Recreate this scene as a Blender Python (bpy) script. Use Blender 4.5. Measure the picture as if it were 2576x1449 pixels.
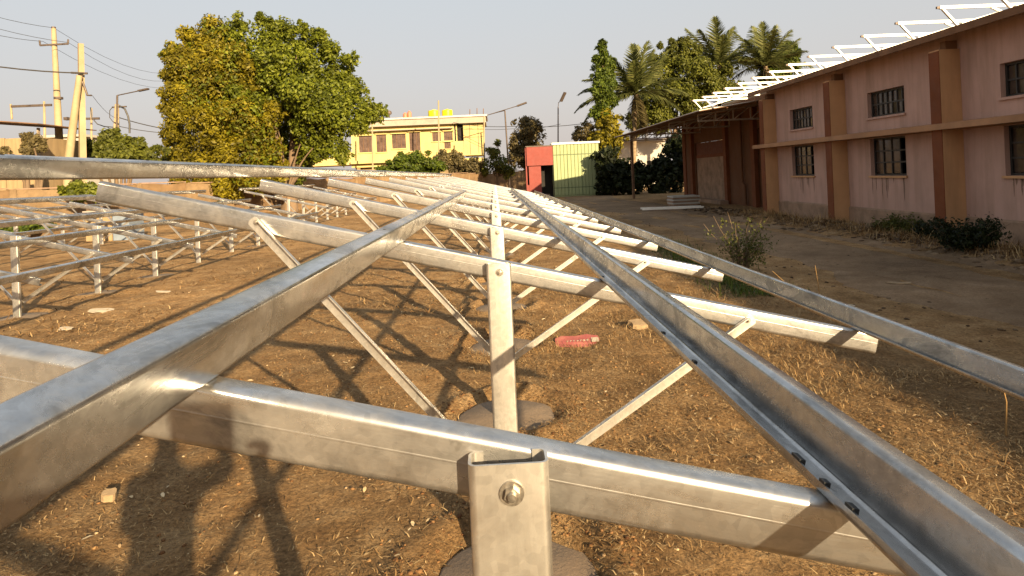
import bpy, math, random
import numpy as np
from mathutils import Vector, Matrix
R = math.radians
rnd = random.Random(7)
rng = np.random.default_rng(11)
scene = bpy.context.scene
for o in list(bpy.data.objects): bpy.data.objects.remove(o)

# ------------------------------------------------------------------ camera
CAMH = 1.75; FPX = 1600.0; PPX, PPY = 1288.0, 440.0       # photo measured on a 2576 px wide view
ROLL = R(2.5); YAW = math.atan(45 / 1600)
cam_d = bpy.data.cameras.new("camera"); cam = bpy.data.objects.new("camera", cam_d)
scene.collection.objects.link(cam); scene.camera = cam
cam_d.sensor_width = 36.0; cam_d.lens = 36.0 * FPX / 2576.0
cam_d.shift_x = 0.0; cam_d.shift_y = -(724.5 - PPY) / 2576.0
cam_d.clip_start = 0.02; cam_d.clip_end = 5000
cam.matrix_world = Matrix.Translation((0, 0, CAMH)) @ Matrix.Rotation(-YAW, 4, 'Z') @ Matrix.Rotation(R(90), 4, 'X') @ Matrix.Rotation(-ROLL, 4, 'Z')

# ------------------------------------------------------------------ sky, sun, exposure
SUN = Vector((0.49, -1.0, 0.336)).normalized()             # towards the sun
world = bpy.data.worlds.new("World"); scene.world = world; world.use_nodes = True
wn = world.node_tree; wn.nodes.clear()
wo = wn.nodes.new("ShaderNodeOutputWorld"); wb = wn.nodes.new("ShaderNodeBackground"); sky = wn.nodes.new("ShaderNodeTexSky")
sky.sky_type = 'NISHITA'; sky.sun_disc = False
sky.sun_elevation = math.asin(SUN.z); sky.sun_rotation = math.atan2(SUN.x, SUN.y)
sky.altitude = 300; sky.air_density = 1.0; sky.dust_density = 8.0; sky.ozone_density = 1.0
wb.inputs[1].default_value = 0.10
# thick dry-season haze: the clear sky is veiled evenly all round, pale at the horizon, bluer overhead
wtc = wn.nodes.new("ShaderNodeTexCoord"); wsx = wn.nodes.new("ShaderNodeSeparateXYZ"); wrp = wn.nodes.new("ShaderNodeValToRGB"); wmx = wn.nodes.new("ShaderNodeMix")
wn.links.new(wtc.outputs['Generated'], wsx.inputs[0]); wn.links.new(wsx.outputs[2], wrp.inputs[0])
for i, (p, c) in enumerate(((0.0, (0.272, 0.238, 0.218)), (0.12, (0.262, 0.246, 0.236)), (0.32, (0.242, 0.254, 0.258)), (1.0, (0.19, 0.215, 0.25)))):
    if i > 1: wrp.color_ramp.elements.new(0.5)
    wrp.color_ramp.elements[i].position = p; wrp.color_ramp.elements[i].color = (*c, 1)
wsc = wn.nodes.new("ShaderNodeVectorMath"); wsc.operation = 'SCALE'; wsc.inputs[3].default_value = 9.8
wn.links.new(wrp.outputs[0], wsc.inputs[0])
wmx.data_type = 'RGBA'; wmx.inputs[0].default_value = 0.86
wn.links.new(sky.outputs[0], wmx.inputs[6]); wn.links.new(wsc.outputs[0], wmx.inputs[7])
wn.links.new(wmx.outputs[2], wb.inputs[0]); wn.links.new(wb.outputs[0], wo.inputs[0])
sl = bpy.data.lights.new("sun", 'SUN'); sl.energy = 5.0; sl.angle = R(0.6); sl.color = (1.0, 0.775, 0.475)
so = bpy.data.objects.new("sun", sl); scene.collection.objects.link(so)
so.rotation_euler = (-SUN).to_track_quat('-Z', 'Y').to_euler()
so.location = (8, -12, 9)
vs = scene.view_settings; vs.view_transform = 'Standard'; vs.look = 'None'; vs.gamma = 1.0; vs.use_curve_mapping = False
vs.exposure = 1.45

# ------------------------------------------------------------------ photo pixel -> direction helpers
def ray(x, y):
    p = x - PPX; q = y - PPY
    a = p * math.cos(ROLL) - q * math.sin(ROLL); b = p * math.sin(ROLL) + q * math.cos(ROLL)
    return Vector((a * math.cos(YAW) + FPX * math.sin(YAW), -a * math.sin(YAW) + FPX * math.cos(YAW), -b))
def gnd(x, y, z=0.0):
    r = ray(x, y); return r * ((z - CAMH) / r.z) + Vector((0, 0, CAMH))
def atY(x, y, Y):
    r = ray(x, y); return r * (Y / r.y) + Vector((0, 0, CAMH))
def atX(x, y, X):
    r = ray(x, y); return r * (X / r.x) + Vector((0, 0, CAMH))

# ------------------------------------------------------------------ materials
def nt(name):
    m = bpy.data.materials.new(name); m.use_nodes = True; t = m.node_tree; t.nodes.clear()
    out = t.nodes.new("ShaderNodeOutputMaterial"); b = t.nodes.new("ShaderNodeBsdfPrincipled")
    t.links.new(b.outputs[0], out.inputs[0]); return m, t, b, out
def node(t, typ, **kw):
    n = t.nodes.new(typ)
    for k, v in kw.items():
        if k.startswith('i_'):
            key = k[2:]; key = int(key) if key.isdigit() else key.replace('_', ' ')
            n.inputs[key].default_value = v
        else: setattr(n, k, v)
    return n
def ramp(t, src, stops):
    r = t.nodes.new("ShaderNodeValToRGB"); e = r.color_ramp.elements
    while len(e) < len(stops): e.new(0.5)
    for i, (p, c) in enumerate(stops):
        e[i].position = p; e[i].color = (c, c, c, 1) if isinstance(c, (int, float)) else (*c, 1)
    t.links.new(src, r.inputs[0]); return r
def noise(t, coord, scale, detail=6, rough=0.6, stretch=None, dist=0.0):
    if stretch:
        mp = node(t, "ShaderNodeMapping"); mp.inputs['Scale'].default_value = stretch
        t.links.new(coord, mp.inputs[0]); coord = mp.outputs[0]
    n = node(t, "ShaderNodeTexNoise", i_Scale=scale, i_Detail=detail, i_Roughness=rough, i_Distortion=dist)
    t.links.new(coord, n.inputs['Vector']); return n.outputs['Fac']
def mixc(t, fac, a, b, mode='MIX'):
    m = node(t, "ShaderNodeMix", data_type='RGBA', blend_type=mode)
    for s, v in ((0, fac), (6, a), (7, b)):
        if isinstance(v, (int, float)): m.inputs[s].default_value = v
        elif isinstance(v, tuple): m.inputs[s].default_value = (*v, 1)
        else: t.links.new(v, m.inputs[s])
    return m.outputs[2]
def sc(c, k): return tuple(min(1, x * k) for x in c)
def surface(name, col, rough=0.8, metal=0.0, var=0.25, scale=3.0, stretch=None, bump=0.2, bscale=40.0, dist=0.02, spec=0.4, dirt=None, dirtscale=1.2, dirtamt=0.5, dirtstretch=None):
    m, t, b, _ = nt(name)
    co = node(t, "ShaderNodeTexCoord").outputs['Object']
    n = noise(t, co, scale, stretch=stretch)
    c = ramp(t, n, [(0.3, sc(col, 1 - var)), (0.7, sc(col, 1 + var))]).outputs[0]
    if dirt:
        dn = ramp(t, noise(t, co, dirtscale, 8, 0.65, stretch=dirtstretch), [(0.45, 0.0), (0.72, 1.0)])
        mm = node(t, "ShaderNodeMath", operation='MULTIPLY'); mm.inputs[1].default_value = dirtamt
        t.links.new(dn.outputs[0], mm.inputs[0]); c = mixc(t, mm.outputs[0], c, dirt)
    t.links.new(c, b.inputs['Base Color'])
    rr = ramp(t, noise(t, co, scale * 2.3, stretch=stretch), [(0.3, max(0.02, rough - 0.1)), (0.7, min(1, rough + 0.1))])
    t.links.new(rr.outputs[0], b.inputs['Roughness'])
    b.inputs['Metallic'].default_value = metal; b.inputs['Specular IOR Level'].default_value = spec
    if bump:
        bn = node(t, "ShaderNodeBump"); bn.inputs['Strength'].default_value = bump; bn.inputs['Distance'].default_value = dist
        t.links.new(noise(t, co, bscale, 8, 0.65), bn.inputs['Height']); t.links.new(bn.outputs[0], b.inputs['Normal'])
    return m
def steel(name, axis, base=(0.56, 0.55, 0.53), rough=0.25):
    m, t, b, _ = nt(name)
    tc = node(t, "ShaderNodeTexCoord"); co = tc.outputs['Object']
    oi = node(t, "ShaderNodeObjectInfo")
    off = node(t, "ShaderNodeVectorMath", operation='ADD'); t.links.new(co, off.inputs[0])
    sv = node(t, "ShaderNodeVectorMath", operation='SCALE'); sv.inputs[3].default_value = 37.0
    cmb = node(t, "ShaderNodeCombineXYZ"); [t.links.new(oi.outputs['Random'], cmb.inputs[i]) for i in range(3)]
    t.links.new(cmb.outputs[0], sv.inputs[0]); t.links.new(sv.outputs[0], off.inputs[1]); co = off.outputs[0]
    st = [1.0, 1.0, 1.0]; st[axis] = 0.06
    streak = noise(t, co, 60, 5, 0.6, stretch=tuple(st))
    st2 = [1.0, 1.0, 1.0]; st2[axis] = 0.45
    cloud = noise(t, co, 7, 9, 0.72, stretch=tuple(st2), dist=0.9)
    c1 = ramp(t, cloud, [(0.34, sc(base, 0.42)), (0.47, sc(base, 0.85)), (0.56, base), (0.70, sc(base, 1.3))]).outputs[0]
    c2 = mixc(t, 0.10, c1, ramp(t, streak, [(0.35, 0.45), (0.65, 1.0)]).outputs[0], 'MULTIPLY')
    dust = ramp(t, noise(t, co, 3.1, 8, 0.7), [(0.48, 0.0), (0.75, 0.40)]).outputs[0]
    c3 = mixc(t, dust, c2, (0.34, 0.27, 0.19))
    vo = node(t, "ShaderNodeTexVoronoi", i_Scale=70.0); t.links.new(co, vo.inputs['Vector'])
    c3 = mixc(t, 0.30, c3, ramp(t, vo.outputs['Color'], [(0.2, 0.55), (0.8, 1.0)]).outputs[0], 'MULTIPLY')
    spot = ramp(t, noise(t, co, 26, 3, 0.5), [(0.70, 0.0), (0.76, 0.6)]).outputs[0]
    c4 = mixc(t, spot, c3, (0.24, 0.22, 0.19))
    t.links.new(c4, b.inputs['Base Color'])
    md = node(t, "ShaderNodeMath", operation='MULTIPLY_ADD'); md.inputs[1].default_value = -0.8; md.inputs[2].default_value = 0.95
    t.links.new(dust, md.inputs[0]); t.links.new(md.outputs[0], b.inputs['Metallic'])
    rr = ramp(t, cloud, [(0.3, rough + 0.20), (0.7, rough - 0.06)]).outputs[0]
    t.links.new(rr, b.inputs['Roughness'])
    bn = node(t, "ShaderNodeBump"); bn.inputs['Strength'].default_value = 0.25; bn.inputs['Distance'].default_value = 0.004
    ad = node(t, "ShaderNodeMath", operation='MULTIPLY_ADD'); ad.inputs[1].default_value = 0.25; t.links.new(streak, ad.inputs[0])
    t.links.new(noise(t, co, 5, 3, 0.5, stretch=tuple(st2)), ad.inputs[2]); t.links.new(ad.outputs[0], bn.inputs['Height'])
    t.links.new(bn.outputs[0], b.inputs['Normal'])
    return m
def leafmat(name, cols, trans=0.35, rough=0.55):
    m, t, b, out = nt(name)
    g = node(t, "ShaderNodeNewGeometry")
    co = node(t, "ShaderNodeTexCoord").outputs['Object']
    n = len(cols)
    c = ramp(t, g.outputs['Random Per Island'], [(i / max(1, n - 1), cc) for i, cc in enumerate(cols)]).outputs[0]
    v = ramp(t, noise(t, co, 0.55, 4, 0.6), [(0.32, 0.55), (0.68, 1.30)]).outputs[0]
    c = mixc(t, 1.0, c, v, 'MULTIPLY')
    t.links.new(c, b.inputs['Base Color']); b.inputs['Roughness'].default_value = rough; b.inputs['Specular IOR Level'].default_value = 0.25
    tr = node(t, "ShaderNodeBsdfTranslucent"); t.links.new(c, tr.inputs[0])
    mx = node(t, "ShaderNodeMixShader"); mx.inputs[0].default_value = trans
    t.links.new(b.outputs[0], mx.inputs[1]); t.links.new(tr.outputs[0], mx.inputs[2]); t.links.new(mx.outputs[0], out.inputs[0])
    return m
def islandmat(name, cols, rough=0.85):
    m, t, b, out = nt(name)
    g = node(t, "ShaderNodeNewGeometry"); n = len(cols)
    c = ramp(t, g.outputs['Random Per Island'], [(i / max(1, n - 1), cc) for i, cc in enumerate(cols)]).outputs[0]
    t.links.new(c, b.inputs['Base Color']); b.inputs['Roughness'].default_value = rough; b.inputs['Specular IOR Level'].default_value = 0.2
    return m
def soil(name, kind):
    m, t, b, _ = nt(name)
    co = node(t, "ShaderNodeTexCoord").outputs['Object']
    big = noise(t, co, 0.35, 6, 0.6); mid = noise(t, co, 2.6, 8, 0.7, dist=0.4); fine = noise(t, co, 38, 8, 0.75); grit = noise(t, co, 120, 4, 0.7)
    if kind == 'yard':
        a, c, d, lo, hi = (0.20, 0.108, 0.042), (0.35, 0.208, 0.090), (0.48, 0.315, 0.155), 0.42, 1.45
    else:
        a, c, d, lo, hi = (0.16, 0.098, 0.052), (0.21, 0.136, 0.076), (0.265, 0.18, 0.108), 0.6, 1.35
    base = ramp(t, mid, [(0.30, a), (0.5, c), (0.72, d)]).outputs[0]
    base = mixc(t, 1.0, base, ramp(t, big, [(0.33, 0.60), (0.67, 1.22)]).outputs[0], 'MULTIPLY')
    base = mixc(t, 1.0, base, ramp(t, fine, [(0.32, lo), (0.66, hi)]).outputs[0], 'MULTIPLY')
    pale = ramp(t, grit, [(0.66, 0.0), (0.74, 0.55 if kind == 'yard' else 0.25)]).outputs[0]
    base = mixc(t, pale, base, (0.55, 0.42, 0.26))
    t.links.new(base, b.inputs['Base Color']); b.inputs['Roughness'].default_value = 0.95; b.inputs['Specular IOR Level'].default_value = 0.15
    bn = node(t, "ShaderNodeBump"); bn.inputs['Strength'].default_value = 1.0 if kind == 'yard' else 0.6; bn.inputs['Distance'].default_value = 0.05 if kind == 'yard' else 0.025
    ad = node(t, "ShaderNodeMath", operation='ADD'); t.links.new(fine, ad.inputs[0]); t.links.new(noise(t, co, 9, 8, 0.7), ad.inputs[1])
    t.links.new(ad.outputs[0], bn.inputs['Height']); t.links.new(bn.outputs[0], b.inputs['Normal'])
    return m

M = {}
M['steel_x'] = steel("galvanised_steel_x", 0); M['steel_y'] = steel("galvanised_steel_y", 1, base=(0.52, 0.52, 0.515), rough=0.18); M['steel_z'] = steel("galvanised_steel_z", 2, base=(0.70, 0.67, 0.61), rough=0.36)  # posts and braces: sunlit brightness put into the paler, creamier base
M['bolt'] = surface("bolt_steel", (0.42, 0.38, 0.32), 0.35, 0.9, 0.3, 60, bump=0.1, bscale=200, dist=0.001)
M['rubber'] = surface("black_rubber", (0.012, 0.012, 0.012), 0.6, bump=0)
M['concrete'] = surface("footing_concrete", (0.20, 0.145, 0.095), 0.92, var=0.25, scale=6, bump=0.6, bscale=50, dist=0.01, dirt=(0.12, 0.07, 0.035), dirtscale=3)
M['yard'] = soil("yard_soil", 'yard'); M['track'] = soil("track_soil", 'track')
M['wall_pink'] = surface("pink_plaster", (0.45, 0.28, 0.22), 0.9, var=0.08, scale=1.3, bump=0.25, bscale=60, dist=0.006, dirt=(0.24, 0.15, 0.10), dirtscale=1.6, dirtamt=0.6, dirtstretch=(2.2, 2.2, 0.25))
M['peach'] = surface("peach_paint", (0.50, 0.275, 0.13), 0.9, var=0.10, scale=1.5, bump=0.2, bscale=60, dist=0.006, dirt=(0.22, 0.125, 0.065), dirtscale=1.6, dirtamt=0.4, dirtstretch=(2, 2, 0.3))
M['brown_paint'] = surface("brown_paint", (0.15, 0.042, 0.011), 0.85, var=0.15, scale=2, bump=0.2, bscale=60, dist=0.006)
M['plinth'] = surface("plinth_render", (0.29, 0.185, 0.12), 0.95, var=0.2, scale=2.5, bump=0.4, bscale=40, dist=0.01, dirt=(0.11, 0.075, 0.045), dirtscale=2.2, dirtamt=0.7)
M['frame_dark'] = surface("dark_window_frame", (0.025, 0.022, 0.02), 0.5, var=0.3, scale=8, bump=0)
M['shutter_red'] = surface("dark_red_shutter", (0.13, 0.04, 0.02), 0.8, var=0.15, scale=2, bump=0.15)
M['roof_sheet'] = surface("roof_sheet", (0.50, 0.46, 0.40), 0.6, 0.2, 0.2, 1.5, bump=0.1)
M['roof_under'] = surface("dark_brown_soffit", (0.17, 0.085, 0.04), 0.9, var=0.4, scale=1.2, bump=0.2)  # darker brown than the sheet, for undersides, fascia and beam ends
M['rack'] = surface("pale_rack_steel", (0.78, 0.74, 0.66), 0.5, 0.2, 0.08, 4, bump=0.05)
M['truss'] = surface("painted_truss", (0.42, 0.36, 0.30), 0.55, 0.4, 0.2, 6, bump=0.1)
M['bay'] = surface("bay_paint_with_shade", (0.12, 0.048, 0.018), 0.9, var=0.12, scale=1.2, bump=0.2, dirt=(0.12, 0.06, 0.03), dirtscale=1.0, dirtamt=0.5)  # peach darkened: the canopy's shade is put into this colour
M['ledge'] = surface("dull_ledge_paint", (0.36, 0.19, 0.095), 0.9, var=0.15, scale=1.5, bump=0.2, dirt=(0.20, 0.11, 0.06), dirtscale=1.4, dirtamt=0.5)
M['kiosk'] = surface("pale_green_sheet", (0.27, 0.31, 0.15), 0.6, 0.0, 0.06, 2, bump=0.05, dirt=(0.22, 0.24, 0.12), dirtscale=1.5, dirtamt=0.35, dirtstretch=(2, 2, 0.3))
M['kiosk_trim'] = surface("kiosk_trim", (0.10, 0.13, 0.06), 0.6, bump=0)
M['kiosk_red'] = surface("red_sheet", (0.20, 0.038, 0.028), 0.65, 0.0, 0.1, 2, bump=0.08)
M['kiosk_roof'] = surface("kiosk_roof", (0.62, 0.62, 0.58), 0.5, 0.2, 0.08, 3, bump=0)
M['dark'] = surface("dark_inside", (0.02, 0.017, 0.015), 0.9, bump=0)  # near-black stands for the shade inside rooms, doorways and holes
M['brickwall'] = surface("mud_brick_wall", (0.17, 0.105, 0.052), 0.95, var=0.35, scale=1.4, bump=0.7, bscale=14, dist=0.04, dirt=(0.09, 0.055, 0.028), dirtscale=0.9, dirtamt=0.6)
M['brickwall_b'] = surface("mud_brick_wall_pale", (0.21, 0.14, 0.075), 0.95, var=0.35, scale=1.4, bump=0.7, bscale=14, dist=0.04, dirt=(0.12, 0.075, 0.038), dirtscale=0.9, dirtamt=0.6)
M['yellow'] = surface("yellow_paint", (0.50, 0.395, 0.16), 0.85, var=0.08, scale=0.8, bump=0.1, dirt=(0.33, 0.24, 0.10), dirtscale=0.9, dirtamt=0.4, dirtstretch=(1, 1, 0.35))
M['lower_wall'] = surface("bare_lower_wall", (0.24, 0.17, 0.09), 0.95, var=0.3, scale=1, bump=0.3)
M['slab'] = surface("grey_slab", (0.34, 0.29, 0.24), 0.9, var=0.2, scale=1.2, bump=0.2, dirt=(0.2, 0.15, 0.1))
M['glass'] = surface("dusty_glass", (0.10, 0.065, 0.05), 0.25, var=0.5, scale=1.6, bump=0.05)
M['pane'] = surface("warehouse_glass", (0.045, 0.030, 0.022), 0.18, var=0.6, scale=2.5, bump=0.05, dirt=(0.11, 0.07, 0.045), dirtscale=3, dirtamt=0.6)
M['tank'] = surface("yellow_tank", (0.60, 0.48, 0.005), 0.45, var=0.05, bump=0)
M['redpipe'] = surface("red_cylinder", (0.50, 0.16, 0.09), 0.6, bump=0)
M['pole'] = surface("concrete_pole", (0.33, 0.255, 0.15), 0.9, var=0.15, scale=1.5, bump=0.2, dirt=(0.25, 0.18, 0.09), dirtscale=1.2)
M['iron'] = surface("dark_iron", (0.10, 0.075, 0.06), 0.6, 0.4, 0.3, 8, bump=0)
M['wire'] = surface("wire", (0.05, 0.045, 0.04), 0.6, bump=0)
M['bark'] = surface("bark", (0.15, 0.10, 0.06), 0.95, var=0.35, scale=3, stretch=(1, 1, 0.3), bump=0.6, bscale=18, dist=0.04)
M['palmbark'] = surface("palm_bark", (0.22, 0.155, 0.09), 0.95, var=0.35, scale=4, stretch=(0.4, 0.4, 2), bump=0.6, bscale=12, dist=0.04)
M['shack'] = surface("shack_board", (0.27, 0.19, 0.10), 0.9, var=0.2, scale=2, stretch=(3, 3, 0.4), bump=0.2)
M['tin'] = surface("rusty_tin", (0.16, 0.09, 0.05), 0.8, 0.2, 0.4, 2, bump=0.2)
M['white_wall'] = surface("whitewash", (0.42, 0.39, 0.34), 0.9, var=0.1, scale=1, bump=0.1, dirt=(0.4, 0.33, 0.25))
M['wood'] = surface("old_timber", (0.26, 0.20, 0.14), 0.9, var=0.3, scale=5, stretch=(0.3, 3, 3), bump=0.3)
M['paper'] = surface("pale_paper", (0.36, 0.30, 0.22), 0.85, var=0.15, scale=9, bump=0.3)
M['redcard'] = surface("faded_red_card", (0.24, 0.062, 0.055), 0.8, var=0.2, scale=7, bump=0.3, dirt=(0.3, 0.15, 0.10), dirtscale=6)
M['stone'] = surface("stone", (0.26, 0.18, 0.10), 0.95, var=0.3, scale=9, bump=0.5, bscale=40)
M['bluebox'] = surface("blue_grey_sheet", (0.20, 0.24, 0.29), 0.5, 0.2, 0.1, 2, bump=0)
M['straw'] = islandmat("dry_straw", [(0.07, 0.034, 0.011), (0.18, 0.098, 0.034), (0.27, 0.162, 0.064), (0.43, 0.30, 0.145)])
M['pebble'] = islandmat("pebbles", [(0.15, 0.08, 0.04), (0.26, 0.155, 0.075), (0.42, 0.31, 0.18)])
M['litter'] = islandmat("dead_leaves", [(0.10, 0.05, 0.02), (0.28, 0.16, 0.07), (0.48, 0.34, 0.17), (0.60, 0.48, 0.30)])
M['rubble'] = islandmat("rubble", [(0.03, 0.018, 0.010), (0.07, 0.042, 0.022), (0.12, 0.075, 0.040), (0.21, 0.145, 0.085)])
M['leaf_green'] = leafmat("leaf_green", [(0.050, 0.064, 0.004), (0.115, 0.135, 0.008), (0.20, 0.215, 0.018)])
M['leaf_gold'] = leafmat("leaf_gold", [(0.080, 0.068, 0.004), (0.170, 0.140, 0.006), (0.26, 0.21, 0.012)])
M['leaf_bright'] = leafmat("leaf_bright", [(0.032, 0.052, 0.005), (0.070, 0.100, 0.009), (0.120, 0.150, 0.014)])
M['leaf_olive'] = leafmat("leaf_olive", [(0.048, 0.056, 0.007), (0.095, 0.104, 0.012), (0.155, 0.158, 0.024)])
M['leaf_dark'] = leafmat("leaf_dark", [(0.008, 0.012, 0.003), (0.018, 0.025, 0.006), (0.032, 0.040, 0.010)])
M['leaf_dry'] = leafmat("leaf_dry", [(0.070, 0.053, 0.020), (0.115, 0.09, 0.035), (0.165, 0.13, 0.055)])
M['leaf_palm'] = leafmat("leaf_palm", [(0.045, 0.056, 0.012), (0.085, 0.095, 0.022), (0.14, 0.140, 0.042)], trans=0.25)
M['weed'] = leafmat("weed", [(0.05, 0.06, 0.012), (0.09, 0.10, 0.02), (0.15, 0.14, 0.03)])
M['skin'] = surface("skin", (0.30, 0.16, 0.09), 0.6, bump=0); M['shirt'] = surface("shirt", (0.20, 0.24, 0.32), 0.9, bump=0.1)
M['trousers'] = surface("trousers", (0.05, 0.05, 0.06), 0.9, bump=0.1); M['hair'] = surface("hair", (0.01, 0.008, 0.007), 0.6, bump=0)

# ------------------------------------------------------------------ mesh helpers
COL = scene.collection
def link(o, parent=None):
    COL.objects.link(o)
    if parent is not None: o.parent = parent
    return o
def tag(o, label=None, cat=None, group=None, kind=None):
    if label: o["label"] = label
    if cat: o["category"] = cat
    if group: o["group"] = group
    if kind: o["kind"] = kind
    return o
def empty(name, loc=(0, 0, 0), rz=0.0):
    o = bpy.data.objects.new(name, None); o.location = loc; o.rotation_euler = (0, 0, rz); o.empty_display_size = 0.2
    return link(o)
class MB:
    def __init__(s): s.v = []; s.f = []
    def add(s, vs, fs):
        n = len(s.v); s.v += [tuple(p) for p in vs]; s.f += [tuple(i + n for i in f) for f in fs]; return s
    def box(s, a, b, xf=None):
        x0, y0, z0 = a; x1, y1, z1 = b
        vs = [(x0,y0,z0),(x1,y0,z0),(x1,y1,z0),(x0,y1,z0),(x0,y0,z1),(x1,y0,z1),(x1,y1,z1),(x0,y1,z1)]
        if xf is not None: vs = [xf @ Vector(p) for p in vs]
        return s.add(vs, [(0,3,2,1),(4,5,6,7),(0,1,5,4),(1,2,6,5),(2,3,7,6),(3,0,4,7)])
    def bar(s, p, q, w, h=None, up=(0, 0, 1)):
        p = Vector(p); q = Vector(q); h = h or w; d = (q - p); L = d.length; d.normalize(); up = Vector(up)
        if abs(d.dot(up)) > 0.98: up = Vector((0, 1, 0))
        a = d.cross(up).normalized(); b = a.cross(d).normalized()
        vs = [c + a * (sx * w / 2) + b * (sz * h / 2) for c in (p, q) for sx, sz in ((-1,-1),(1,-1),(1,1),(-1,1))]
        return s.add(vs, [(0,1,2,3),(7,6,5,4),(0,4,5,1),(1,5,6,2),(2,6,7,3),(3,7,4,0)])
    def tube(s, pts, r, n=8, caps=True):
        pts = [Vector(p) for p in pts]; rs = r if isinstance(r, (list, tuple)) else [r] * len(pts); base = len(s.v); ring = []
        prev = None
        for i, p in enumerate(pts):
            d = (pts[min(i + 1, len(pts) - 1)] - pts[max(i - 1, 0)]).normalized()
            if prev is None:
                a = d.cross(Vector((0, 0, 1)));
                if a.length < 1e-3: a = d.cross(Vector((0, 1, 0)))
            else: a = prev - d * prev.dot(d)
            a.normalize(); prev = a; b = d.cross(a)
            ring.append([p + (a * math.cos(2 * math.pi * k / n) + b * math.sin(2 * math.pi * k / n)) * rs[i] for k in range(n)])
        vs = [q for rr in ring for q in rr]
        fs = [(i * n + k, i * n + (k + 1) % n, (i + 1) * n + (k + 1) % n, (i + 1) * n + k) for i in range(len(pts) - 1) for k in range(n)]
        if caps: fs += [tuple(reversed(range(n))), tuple(range((len(pts) - 1) * n, len(pts) * n))]
        return s.add(vs, fs)
    def prism(s, poly, fn0, fn1):
        """poly: list of 2-D points; fn0 / fn1 map a 2-D point to the two ends"""
        n = len(poly); vs = [fn0(*p) for p in poly] + [fn1(*p) for p in poly]
        return s.add(vs, [tuple(reversed(range(n))), tuple(range(n, 2 * n))] + [(k, (k + 1) % n, (k + 1) % n + n, k + n) for k in range(n)])
    def lathe(s, prof, n=16, c=(0, 0, 0)):
        vs = [(c[0] + r * math.cos(2 * math.pi * k / n), c[1] + r * math.sin(2 * math.pi * k / n), c[2] + z) for r, z in prof for k in range(n)]
        fs = [(i * n + k, i * n + (k + 1) % n, (i + 1) * n + (k + 1) % n, (i + 1) * n + k) for i in range(len(prof) - 1) for k in range(n)]
        fs += [tuple(reversed(range(n))), tuple(range((len(prof) - 1) * n, len(prof) * n))]
        return s.add(vs, fs)
    def mesh(s, name, mat, smooth=None):
        me = bpy.data.meshes.new(name); me.from_pydata(s.v, [], s.f); me.materials.append(mat)
        if smooth is not None:
            me.shade_smooth(); me.set_sharp_from_angle(angle=R(smooth))
        me.update(); return me
    def build(s, name, mat, parent=None, loc=(0, 0, 0), rot=(0, 0, 0), smooth=None):
        o = bpy.data.objects.new(name, s.mesh(name, mat, smooth)); o.location = loc; o.rotation_euler = rot
        return link(o, parent)
def inst(me, name, parent=None, loc=(0, 0, 0), rot=(0, 0, 0), scale=(1, 1, 1)):
    o = bpy.data.objects.new(name, me); o.location = loc; o.rotation_euler = rot; o.scale = scale
    return link(o, parent)
def copy_tree(o, parent=None):
    c = o.copy(); COL.objects.link(c); c.parent = parent
    for ch in o.children: copy_tree(ch, c)
    return c
def npmesh(name, V, F, mat, parent=None, loc=(0, 0, 0)):
    """V (n,3), F (m,k) arrays -> object (k = 3 or 4)"""
    me = bpy.data.meshes.new(name); V = np.ascontiguousarray(V, dtype=np.float32); F = np.ascontiguousarray(F, dtype=np.int32)
    k = F.shape[1]; me.vertices.add(len(V)); me.vertices.foreach_set("co", V.ravel())
    me.loops.add(F.size); me.loops.foreach_set("vertex_index", F.ravel())
    me.polygons.add(len(F)); me.polygons.foreach_set("loop_start", np.arange(0, F.size, k, dtype=np.int32))
    me.update(calc_edges=True); me.validate(); me.materials.append(mat)
    o = bpy.data.objects.new(name, me); o.location = loc; return link(o, parent)

# smooth value noise for relief
_perm = np.random.default_rng(3).random((256, 256))
def vnoise(x, y):
    xi = np.floor(x).astype(int); yi = np.floor(y).astype(int); fx = x - xi; fy = y - yi
    fx = fx * fx * (3 - 2 * fx); fy = fy * fy * (3 - 2 * fy)
    g = lambda a, b: _perm[a % 256, b % 256]
    return (g(xi, yi) * (1 - fx) * (1 - fy) + g(xi + 1, yi) * fx * (1 - fy) + g(xi, yi + 1) * (1 - fx) * fy + g(xi + 1, yi + 1) * fx * fy) - 0.5

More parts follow.
